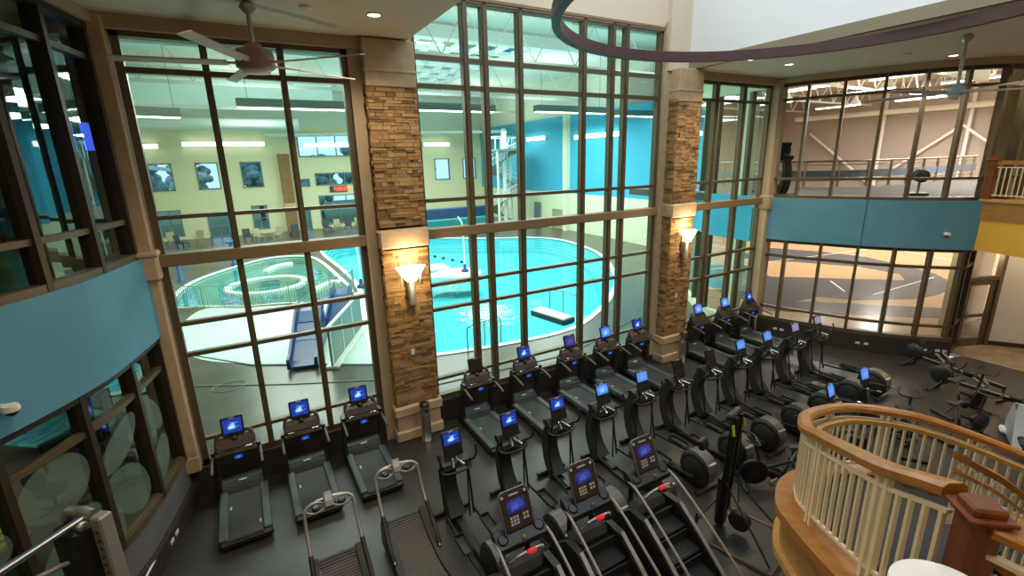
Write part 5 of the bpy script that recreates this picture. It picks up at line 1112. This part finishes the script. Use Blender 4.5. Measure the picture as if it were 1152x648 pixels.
def curved_treadmill():
    e = empty('curved_treadmill')
    cv = lambda y, o=0: 0.24 + 0.24*((y+0.08)/0.85)**2 + o
    ys = [-0.88+1.72*k/16 for k in range(17)]
    for a in (-1, 1):
        MB().prism([(y, cv(y, 0.03)) for y in ys] + [(0.90, 0.10), (-0.92, 0.10)], a*0.33-0.055, a*0.33+0.055, 'x').build('side_frame', MT['black'], e)
        MB().sweep([(-0.05, 0), (0.05, 0), (0.05, 0.012), (-0.05, 0.012)], [(a*0.33, y, cv(y, 0.03)) for y in ys]).build('foot_rail', MT['blackm'], e)
    m = MB()
    for k in range(44):
        y = -0.86+1.68*k/43; sl = 2*0.24*(y+0.08)/0.85**2; m.box((0, 0, 0), (0.53, 0.034, 0.018), T(0, y, cv(y)) @ RX(math.atan(sl)))
    m.build('slat_belt', MT['slatbelt'], e)
    MB().box((0, 0.86, 0.42), (0.62, 0.12, 0.18), b=0.04).build('front_cover', MT['slate'], e); MB().box((0, -0.88, 0.36), (0.62, 0.10, 0.14), b=0.03).build('rear_cover', MT['slate'], e)
    MB().box((0, 0.08, 0.06), (0.60, 1.6, 0.06), b=0.01).build('base_plate', MT['black'], e)
    lp = [(-0.37, 0.12, 0.30), (-0.37, 0.54, 0.64), (-0.365, 0.82, 0.98), (-0.36, 0.96, 1.24), (-0.33, 1.00, 1.33), (-0.22, 1.03, 1.38), (0, 1.04, 1.40), (0.22, 1.03, 1.38), (0.33, 1.00, 1.33), (0.36, 0.96, 1.24), (0.365, 0.82, 0.98), (0.37, 0.54, 0.64), (0.37, 0.12, 0.30)]
    MB().tube(smooth_path(lp, 5), 0.026, 10).build('handle_frame', MT['silver'], e)
    for a in (-1, 1):
        MB().tube(smooth_path([(a*0.36, 0.08, 0.24), (a*0.385, 0.26, 0.42), (a*0.38, 0.45, 0.58), (a*0.37, 0.66, 0.79)], 4), 0.036, 10).build('lower_post', MT['black'], e)
        m = MB(); m.tube([(a*0.19+0.14*math.cos(2*PI*k/20), 0.985+0.03*math.sin(2*PI*k/20), 1.32+0.065*math.sin(2*PI*k/20)) for k in range(20)], 0.020, 8, closed=True); lo = m.build('hand_loop', MT['greysteel'], e)
        MB().lathe([(0.055, -0.03), (0.06, 0.0), (0.05, 0.02), (0.0, 0.0)], 14, T(a*0.19, 1.0, 1.31)).build('cup_holder', MT['black'], lo)
    Mx = T(0, 0.98, 1.41) @ RX(-0.55); cn = MB().box((0, 0, 0), (0.13, 0.05, 0.22), Mx, b=0.015).build('console', MT['greysteel'], e); MB().box((0, -0.026, 0.03), (0.10, 0.006, 0.10), Mx).build('display', MT['keys'], cn)
    for a in (-1, 1):
        for y in (-0.8, 0.8): MB().cyl((a*0.30, y, 0), (a*0.30, y, 0.12), 0.035, 10).build('foot', MT['black'], e)
    return e
place('curved', curved_treadmill, (0.53, 5.84, 0), 0, 'curved slat-belt treadmill with a silver hoop handle, left one of the pair', 'treadmill', 'curved treadmills in front of the left window')
place('curved', curved_treadmill, (1.66, 6.10, 0), 0, 'curved slat-belt treadmill with a silver hoop handle, beside the elliptical trainers', 'treadmill', 'curved treadmills in front of the left window')

def ski_trainer(loc, rz, lab):
    e = empty('ski_trainer', loc, rz, lab, 'ski trainer')
    for a in (-1, 1): MB().box((a*0.09, 0.0, 1.28), (0.07, 0.12, 1.9), RX(0.04), b=0.015).build('mast', MT['steelblk'], e)
    MB().box((0, 0.02, 0.55), (0.20, 0.16, 0.95), b=0.03).build('lower_shroud', MT['black'], e)
    MB().box((0, -0.03, 2.22), (0.42, 0.12, 0.12), b=0.03).build('top_arm', MT['black'], e)
    for a in (-1, 1):
        cb = MB().tube(smooth_path([(a*0.19, -0.08, 2.18), (a*0.21, -0.12, 1.6), (a*0.20, -0.14, 1.0), (a*0.16, -0.2, 0.5)], 4), 0.010, 6).build('cord', MT['black'], e)
        hd = MB().tube([(a*0.19, -0.10, 2.12), (a*0.22, -0.14, 1.95)], 0.024, 8).build('handle', MT['lime'], e)
    MB().lathe([(0.0, -0.08), (0.15, -0.08), (0.175, -0.05), (0.175, 0.05), (0.15, 0.08), (0.0, 0.08)], 30, T(0.0, -0.30, 0.30) @ RY(PI/2)).build('resistance_drum', MT['black'], e)
    MB().box((0, -0.02, 1.52), (0.22, 0.10, 0.18), RX(-0.3), b=0.02).build('monitor', MT['black'], e)
    m = MB()
    m.tube([(-0.55, 0.35, 0.03), (0.55, 0.35, 0.03), (0.55, -1.05, 0.03), (-0.55, -1.05, 0.03)], 0.022, 6, closed=True); m.build('floor_frame', MT['goldbar'], e)
    MB().box((0, -0.35, 0.022), (1.04, 1.34, 0.02), b=0.005).build('floor_plate', MT['black'], e)
    for a in (-1, 1): MB().tube([(a*0.12, -0.05, 1.0), (a*0.42, -0.95, 0.05)], 0.016, 6).build('brace', MT['black'], e)
    return e
ski_trainer((6.55, 4.35, 0), 0.25, 'tall black ski trainer with lime handles on a thin metal floor frame')
m = MB(); m.tube(smooth_path([(5.55, 4.1, 0.9), (5.45, 4.0, 0.5), (5.65, 3.75, 0.05), (5.7, 3.4, 0.025), (5.55, 3.0, 0.025)], 6), 0.022, 8); o = m.build('battle_rope', MT['black']); 
tag(o, 'short black rope hanging down beside the ski trainer', 'rope')

def spin_bike():
    e = empty('spin_bike')
    MB().tube([(-0.26, 0.58, 0.04), (0.26, 0.58, 0.04)], 0.04, 10).build('front_foot', MT['black'], e); MB().tube([(-0.26, -0.55, 0.04), (0.26, -0.55, 0.04)], 0.04, 10).build('rear_foot', MT['black'], e)
    m = MB(); m.tube([(0, 0.58, 0.06), (0, 0.30, 0.42), (0, -0.10, 0.30), (0, -0.55, 0.06)], 0.035, 8); m.tube([(0, 0.30, 0.42), (0, -0.22, 0.62), (0, -0.10, 0.30)], 0.035, 8); m.build('frame', MT['black'], e)
    w = MB().lathe([(0.0, -0.03), (0.20, -0.03), (0.25, -0.035), (0.265, -0.02), (0.265, 0.02), (0.25, 0.035), (0.20, 0.03), (0.0, 0.03)], 32, T(0, 0.42, 0.34) @ RY(PI/2)).build('flywheel', MT['steelblk'], e)
    MB().tube([(0.035, 0.42+0.21*math.cos(2*PI*k/28), 0.34+0.21*math.sin(2*PI*k/28)) for k in range(28)], 0.012, 5, closed=True).build('ring', MT['redpl'], w)
    MB().tube([(0, 0.30, 0.42), (0, 0.42, 0.86), (0, 0.44, 1.02)], 0.03, 8).build('handlebar_post', MT['black'], e)
    MB().tube(smooth_path([(-0.16, 0.68, 1.12), (-0.22, 0.50, 1.06), (-0.14, 0.42, 1.03), (0, 0.42, 1.02), (0.14, 0.42, 1.03), (0.22, 0.50, 1.06), (0.16, 0.68, 1.12)], 4), 0.018, 8).build('handlebar', MT['black'], e)
    MB().tube([(0, -0.20, 0.55), (0, -0.32, 0.90)], 0.03, 8).build('seat_post', MT['silver'], e)
    MB().prism([(-0.50, 0.90), (-0.50, 0.95), (-0.36, 0.97), (-0.14, 0.94), (-0.14, 0.91)], -0.06, 0.06, 'x').box((0, -0.43, 0.94), (0.22, 0.16, 0.05), b=0.02).build('seat', MT['blackm'], e)
    for a in (-1, 1):
        cr = MB().tube([(a*0.09, 0.02, 0.30), (a*0.10, 0.02-0.12*a, 0.30+0.1*a)], 0.014, 6).build('crank', MT['silver'], e)
        MB().box((a*0.16, 0.02-0.12*a, 0.30+0.1*a), (0.10, 0.09, 0.03), b=0.006).build('pedal', MT['black'], cr)
    MB().lathe([(0.0, -0.02), (0.13, -0.02), (0.13, 0.02), (0.0, 0.02)], 22, T(0.06, 0.02, 0.30) @ RY(PI/2)).build('chain_guard', MT['blackm'], e)
    return e
for (x, y, rz, lab) in ((8.30, 4.45, 0.9, 'black spin bike with a red-ringed flywheel beside the ski trainer'), (9.70, 4.25, 0.9, 'black spin bike with a red-ringed flywheel next to the curved stair rail'), (13.4, 3.3, -1.9, 'black spin bike just beyond the stair rail in front of the grey machine'), (14.75, 3.75, -1.9, 'black spin bike between the rowing machines and the grey machine'), (12.0, 3.75, -1.0, 'black spin bike seen through the far stair balusters')):
    place('spin', spin_bike, (x, y, 0), rz, lab, 'exercise bike', 'spin bikes on the gym floor')
def upright_bike():
    e = empty('upright_bike')
    MB().box((0, 0.1, 0.30), (0.20, 0.80, 0.42), b=0.09).build('body_shroud', MT['black'], e)
    MB().tube([(-0.28, 0.55, 0.04), (0.28, 0.55, 0.04)], 0.04, 10).build('front_foot', MT['black'], e); MB().tube([(-0.28, -0.6, 0.04), (0.28, -0.6, 0.04)], 0.04, 10).build('rear_foot', MT['black'], e)
    MB().box((0, -0.05, 0.08), (0.12, 1.15, 0.08), b=0.02).build('base_beam', MT['black'], e)
    MB().tube([(0, 0.35, 0.45), (0, 0.50, 1.05)], 0.05, 10).build('column', MT['black'], e)
    MB().tube([(0, -0.22, 0.45), (0, -0.34, 0.78)], 0.04, 10).build('seat_post', MT['silver'], e)
    MB().box((0, -0.38, 0.82), (0.28, 0.28, 0.08), b=0.035).build('seat', MT['blackm'], e)
    for a in (-1, 1):
        MB().tube(smooth_path([(a*0.06, 0.46, 1.0), (a*0.22, 0.42, 1.0), (a*0.27, 0.20, 1.02), (a*0.26, 0.02, 1.08)], 4), 0.02, 8).build('handlebar', MT['black'], e)
        MB().tube([(a*0.26, 0.06, 1.07), (a*0.26, -0.02, 1.085)], 0.024, 8).build('pulse_grip', MT['chrome'], e)
        MB().box((a*0.18, 0.05+0.12*a, 0.28), (0.11, 0.24, 0.04), b=0.01).build('pedal', MT['black'], e)
    make_screen(e, (0, 0.50, 1.22), 0.32, 0.40, -0.3, MT['scr_pale'], low=0.05)
    return e
for (x, y, rz, lab) in ((10.80, 4.35, 0.12, 'black upright bike with a pale blue screen at the top of the curved stair rail'), (12.20, 4.38, -0.1, 'black upright bike with a pale blue screen, nearest the rowing machines')):
    place('upright', upright_bike, (x, y, 0), rz, lab, 'exercise bike', 'upright bikes behind the stair rail', 'scr_pale')
def rower():
    e = empty('rowing_machine')
    f = MB().lathe([(0.0, -0.07), (0.22, -0.07), (0.25, -0.04), (0.25, 0.04), (0.22, 0.07), (0.0, 0.07)], 30, T(0, 0.95, 0.46) @ RY(PI/2)).build('flywheel_cage', MT['black'], e)
    m = MB()
    for k in range(18): a = 2*PI*k/18; m.tube([(0.075, 0.95+0.06*math.cos(a), 0.46+0.06*math.sin(a)), (0.075, 0.95+0.22*math.cos(a), 0.46+0.22*math.sin(a))], 0.006, 4)
    m.build('vent_ribs', MT['steelblk'], f)
    MB().box((0, -0.30, 0.36), (0.07, 2.1, 0.09), b=0.012).build('slide_rail', MT['steelblk'], e); MB().box((0, -0.30, 0.410), (0.045, 2.0, 0.012)).build('rail_strip', MT['silver'], e)
    for a in (-1, 1): MB().tube([(0, 0.85, 0.36), (a*0.26, 1.05, 0.02)], 0.026, 8).build('leg', MT['black'], e)
    MB().tube([(-0.30, 1.08, 0.03), (0.30, 1.08, 0.03)], 0.03, 8).build('front_foot', MT['black'], e)
    MB().tube([(0, -1.30, 0.34), (0, -1.36, 0.04)], 0.03, 8).tube([(-0.24, -1.36, 0.03), (0.24, -1.36, 0.03)], 0.03, 8).build('rear_leg', MT['black'], e)
    MB().box((0, -0.55, 0.47), (0.30, 0.26, 0.07), b=0.03).build('seat', MT['blackm'], e)
    MB().tube([(0, 0.80, 0.55), (0, 0.55, 0.82), (0, 0.50, 0.98)], 0.018, 8).build('monitor_arm', MT['black'], e); MB().box((0, 0.49, 1.02), (0.20, 0.05, 0.15), RX(-0.3), b=0.015).build('monitor', MT['black'], e)
    MB().tube([(-0.25, 0.62, 0.60), (0, 0.60, 0.58), (0.25, 0.62, 0.60)], 0.015, 8).build('pull_handle', MT['black'], e)
    for a in (-1, 1): MB().box((a*0.13, 0.48, 0.40), (0.11, 0.30, 0.03), RX(0.6), b=0.008).build('footrest', MT['black'], e)
    return e
place('rower', rower, (16.75, 4.72, 0), -0.28, 'black rowing machine beside the dark curb of the court window', 'rowing machine', 'rowing machines by the court window'); place('rower', rower, (15.75, 3.6, 0), -0.05, 'black rowing machine nearer the stair, in front of the other one', 'rowing machine', 'rowing machines by the court window')
e = empty('recumbent_stepper', (14.0, 2.45, 0), -1.2, 'pale grey machine with a sloping shroud and white feet at the right edge', 'exercise machine')
MB().prism([(0.75, 0.05), (0.80, 0.30), (0.45, 0.85), (0.15, 0.95), (-0.1, 0.45), (-0.3, 0.10)], -0.22, 0.22, 'x').build('shroud', MT['greycover'], e)
for a in (-1, 1): MB().box((a*0.24, 0.62, 0.08), (0.14, 0.30, 0.10), b=0.03).build('foot', MT['whitepl'], e); MB().tube([(a*0.2, 0.2, 0.8), (a*0.28, -0.1, 1.05), (a*0.28, -0.3, 1.1)], 0.022, 8).build('arm', MT['silver'], e)
MB().box((0, -0.55, 0.10), (0.14, 1.0, 0.10), b=0.02).build('base_beam', MT['greycover'], e); MB().box((0, -0.75, 0.48), (0.46, 0.44, 0.10), b=0.04).build('seat', MT['blackm'], e); MB().box((0, -0.98, 0.80), (0.44, 0.09, 0.55), RX(0.2), b=0.04).build('backrest', MT['blackm'], e); MB().box((0, -0.75, 0.26), (0.12, 0.14, 0.36)).build('seat_post', MT['silver'], e)
e = empty('dumbbell_machine', (19.7, 7.3, 4.88), 0.5, 'machine with two dark round pads on the running track behind the upper right windows', 'exercise machine')
for a in (-1, 1): MB().lathe([(0.0, -0.12), (0.17, -0.12), (0.2, -0.08), (0.2, 0.08), (0.17, 0.12), (0.0, 0.12)], 22, T(a*0.26, 0, 0.62) @ RY(PI/2)).build('pad', MT['blackm'], e)
MB().cyl((0, 0, 0.05), (0, 0, 0.8), 0.04, 10).cyl((-0.3, 0, 0.62), (0.3, 0, 0.62), 0.03, 8).build('frame', MT['silver'], e); MB().box((0, 0, 0.04), (0.8, 0.5, 0.08), b=0.02).build('base', MT['black'], e)

# cable machine at the lower left
e = empty('cable_machine', (-2.05, 6.45, 0), math.radians(-40), 'grey and black cable machine with a long silver crossbar at the left glass', 'cable machine')
MB().box((0.20, 0.02, 1.28), (0.15, 0.16, 2.56), b=0.02).build('upright', MT['greysteel'], e)
_up = [o for o in e.children if o.name.startswith('upright')][0]
for k in range(18): MB().cyl((0.20, -0.066, 0.5+0.11*k), (0.20, -0.03, 0.5+0.11*k), 0.018, 8).build('adjustment_hole', MT['black'], _up)
MB().box((-0.10, -0.06, 1.24), (0.36, 0.28, 2.42), b=0.04).build('weight_shroud', MT['black'], e)
MB().tube([(-0.27, 0, 2.46), (-0.20, 0, 2.56), (0.0, 0, 2.59), (0.1, 0, 2.56)], 0.06, 10).build('top_guard', MT['silver'], e)
MB().tube([(0.04, -0.05, 2.54), (-0.02, -2.2, 2.60)], 0.042, 12).build('crossbar', MT['chrome'], e)
MB().tube([(-0.05, -0.05, 2.05), (-0.55, -1.0, 2.05)], 0.03, 8).build('lower_bar', MT['greysteel'], e)
m = MB(); m.lathe([(0.0, -0.03), (0.06, -0.03), (0.05, 0), (0.06, 0.03), (0.0, 0.03)], 16, T(0.06, -0.10, 2.48) @ RY(PI/2)); m.cyl((0.06, -0.12, 0.4), (0.06, -0.12, 2.2), 0.006, 6); m.build('pulley', MT['silver'], e)
MB().box((0.0, 0, 0.03), (0.6, 0.7, 0.06), b=0.01).build('base_plate', MT['greysteel'], e)
MB().box((0.0, -2.15, 1.28), (0.18, 0.16, 2.56), b=0.02).build('far_upright', MT['greysteel'], e); MB().box((0.0, -2.15, 0.03), (0.5, 0.6, 0.06), b=0.01).build('far_base', MT['greysteel'], e)
m = MB(); m.tube([(-1.98, 8.30, 0.33), (-2.06, 7.95, 0.33)], 0.018, 8); o = m.build('wall_bar', MT['whitepl']); tag(o, 'thin white bar along the dark curb of the left wall', 'bar')

# ------------------------------------------------------------------ curved stair guard in the right foreground
G = [(3.40, 0.72, 4.42), (3.52, 0.92, 4.33), (3.80, 1.27, 4.12), (4.15, 1.66, 3.92), (4.55, 2.06, 3.70), (5.05, 2.46, 3.43), (5.83, 2.83, 3.18), (6.87, 2.92, 2.92), (7.6, 2.70, 2.75), (8.15, 2.28, 2.60), (8.75, 1.5, 2.30), (9.05, 0.6, 2.0), (8.95, -0.4, 1.7)]
GP = Path(smooth_path(G, 6)); RH = 1.02
e = empty('stair_guard', (3.4, 0.72, 3.40), label='curved stair guard with oak handrail and cream balusters', cat='railing')
def gput(mb, n, mat, par=None): o = mb.build(n, mat, par or e); o.location = -e.location; return o
gp = GP.sub(0.12, GP.L, 110)
gput(MB().sweep([(-0.075, -0.05), (-0.04, -0.075), (0.04, -0.075), (0.075, -0.05), (0.075, 0.0), (0.045, 0.03), (-0.045, 0.03), (-0.075, 0.0)], gp), 'handrail', MT['oak'])
gput(MB().sweep(rect(0.035, 0.03), [p - ZV*0.17 for p in gp]), 'upper_rail', MT['baluster']); gput(MB().sweep(rect(0.035, 0.03), [p - ZV*(RH-0.12) for p in gp]), 'lower_rail', MT['baluster'])
inn = []
for p, q in zip(gp, gp[1:] + [gp[-1]*2 - gp[-2]]):
    d = (q-p); sd = Vector((d.y, -d.x, 0)).normalized(); inn.append(p + sd*0.14 - ZV*0.16)
gput(MB().sweep([(-0.03, -0.03), (0.03, -0.03), (0.03, 0.03), (-0.03, 0.03)], inn[34:]), 'grab_rail', MT['oak_light'])
s_ = 0.16; i = 0
while s_ < GP.L - 0.05:
    p, tn = GP.at(s_); big = (i % 9) in (4, 5)
    w = 0.048 if big else 0.029; z0, z1 = -RH+(0.0 if big else 0.12), (-0.075 if big else -0.17)
    gput(MB().box((0, 0, (z0+z1)/2), (w, w, z1-z0), T(*p) @ RZ(math.atan2(tn.y, tn.x))), 'post' if big else 'baluster', MT['baluster'])
    s_ += 0.135 if not big else 0.11; i += 1
# oak curb and curved stringer below the guard, and the treads between it and the inner side
e2 = empty('curved_stair', (6.0, 0.8, 0), label='curved stair with oak curb, wooden drum fascia and dark treads', cat='stair')
def sput(mb, n, mat): o = mb.build(n, mat, e2); o.location = -e2.location; return o
bp2 = [p - ZV*RH for p in GP.sub(0.0, GP.L, 90)]
sput(MB().sweep([(-0.20, -0.10), (0.10, -0.10), (0.10, 0.0), (-0.20, 0.0)], bp2), 'curb', MT['oak'])
sput(MB().sweep([(-0.10, -0.55), (-0.02, -0.55), (-0.02, -0.10), (-0.10, -0.10)], bp2), 'stringer', MT['fascia_wood'])
sput(MB().sweep([(-0.17, -0.62), (0.0, -0.62), (0.0, -0.54), (-0.17, -0.54)], bp2), 'lower_trim', MT['oak_light'])
cen = Vector((6.6, 0.7, 0)); nst = 26
for k in range(nst):
    a = GP.at(0.2 + (GP.L-0.3)*k/nst)[0]; b = GP.at(0.2 + (GP.L-0.3)*(k+1)/nst)[0]; z = a.z - RH - 0.06
    def inner(p):
        d = Vector((cen.x-p.x, cen.y-p.y, 0)); L = d.length; return p + d/L*min(1.35, L*0.75)
    ia, ib = inner(a), inner(b)
    a_, b_ = a.lerp(ia, 0.14), b.lerp(ib, 0.14)
    m = MB(); m.prism([(a_.x, a_.y), (b_.x, b_.y), (ib.x, ib.y), (ia.x, ia.y)], z-0.12, z-0.02, 'z'); sput(m, 'tread', MT['tread'])
ing = []
for k in range(40):
    p = GP.at(0.2 + (GP.L-0.3)*k/39)[0]; q = inner(p); ing.append(Vector((q.x, q.y, p.z)))
ing = ing[17:]
e3 = empty('inner_guard', tuple(ing[0] - ZV*RH), label='inner stair guard with oak rails behind the newel', cat='railing')
def iput(mb, n, mat): o = mb.build(n, mat, e3); o.location = -e3.location; return o
iput(MB().sweep(rect(0.11, 0.08), ing), 'handrail', MT['oak']); iput(MB().sweep(rect(0.06, 0.05), [p - ZV*0.18 for p in ing]), 'grab_rail', MT['oak_light'])
iput(MB().sweep(rect(0.16, 0.12), [p - ZV*RH for p in ing]), 'curb', MT['oak'])
ip_ = Path(ing); s_ = 0.1
while s_ < ip_.L:
    p, tn = ip_.at(s_); iput(MB().box((0, 0, -0.55), (0.026, 0.026, 0.95), T(*p) @ RZ(math.atan2(tn.y, tn.x))), 'baluster', MT['baluster']); s_ += 0.115
# newel and the level landing guard on its right
e = empty('newel_post', (3.40, 0.68, 3.05), math.radians(48), 'big square cherry-brown newel post with a stepped cap', 'newel post')
MB().box((0, 0, 0.62), (0.155, 0.155, 1.24), b=0.008).build('shaft', MT['cherry'], e); MB().box((0, 0, 1.285), (0.235, 0.235, 0.03), b=0.008).box((0, 0, 1.255), (0.19, 0.19, 0.03), b=0.008).box((0, 0, 1.32), (0.165, 0.165, 0.06), b=0.015).build('cap', MT['cherry'], e); MB().box((0, 0, 0.12), (0.24, 0.24, 0.24), b=0.01).build('base', MT['cherry'], e)
e = empty('landing_guard', (3.40, 0.42, 3.05), label='level guard with a flat oak rail right of the newel post', cat='railing')
MB().box((0.02, -0.80, 1.22), (0.17, 2.0, 0.07), RZ(0.06), b=0.015).build('handrail', MT['oak'], e); MB().box((0.0, -0.80, 1.05), (0.05, 2.0, 0.03), RZ(0.06)).build('upper_rail', MT['baluster'], e); MB().box((0.0, -0.80, 0.12), (0.05, 2.0, 0.03), RZ(0.06)).build('lower_rail', MT['baluster'], e)
for k in range(13): MB().box((0.0, 0.05-0.14*k, 0.58), (0.03, 0.03, 0.94), RZ(0.06)).build('baluster', MT['baluster'], e)
m = MB(); m.prism([(3.62, 0.98), (3.2, 0.95), (2.2, 0.0), (2.0, -3.0), (3.7, -3.0), (3.60, 0.3)], 2.93, 3.05, 'z'); struct(m.build('floor_landing', MT['tilefloor']))
struct(MB().box((2.9, -1.8, 1.46), (0.4, 0.4, 2.93)).build('column_landing', MT['beige']))
e = empty('round_table', (2.64, 0.55, 3.05), label='round white table top at the bottom edge beside the newel post', cat='table')
MB().lathe([(0.21, 1.19), (0.235, 1.205), (0.235, 1.225), (0.225, 1.23), (0.0, 1.23)], 40).build('tabletop', MT['tablewhite'], e); MB().cyl((0, 0, 0.03), (0, 0, 1.19), 0.03, 12).build('stem', MT['silver'], e); MB().lathe([(0.22, 0.0), (0.21, 0.02), (0.04, 0.04)], 24).build('foot', MT['silver'], e)
# balcony guard at the far right
e = empty('balcony_guard', (18.4, 4.8, 4.93), label='balcony guard with dark newel and cream balusters at the far right', cat='railing')
def bput(mb, n, mat): o = mb.build(n, mat, e); o.location = -e.location; return o
bpth = Path([p + Vector((0.06, 0, 0)) for p in bp_]); q = [Zv(p, 5.93) for p in bpth.sub(0.12, 6.0, 40)]
bput(MB().sweep(rect(0.12, 0.10), q), 'handrail', MT['oak']); bput(MB().sweep(rect(0.04, 0.03), [Zv(p, 5.80) for p in q]), 'upper_rail', MT['baluster']); bput(MB().sweep(rect(0.04, 0.03), [Zv(p, 5.04) for p in q]), 'lower_rail', MT['baluster'])
for k in range(38):
    p, tn = bpth.at(0.25+0.13*k); bput(MB().box((p.x, p.y, 5.40), (0.028, 0.028, 0.80)), 'baluster', MT['baluster'])
p = bpth.at(0.06)[0]; bput(MB().box((p.x, p.y, 5.46), (0.20, 0.20, 1.06), b=0.01).box((p.x, p.y, 6.01), (0.27, 0.27, 0.06), b=0.01).box((p.x, p.y, 6.07), (0.18, 0.18, 0.07), b=0.01), 'newel', MT['cherry'])
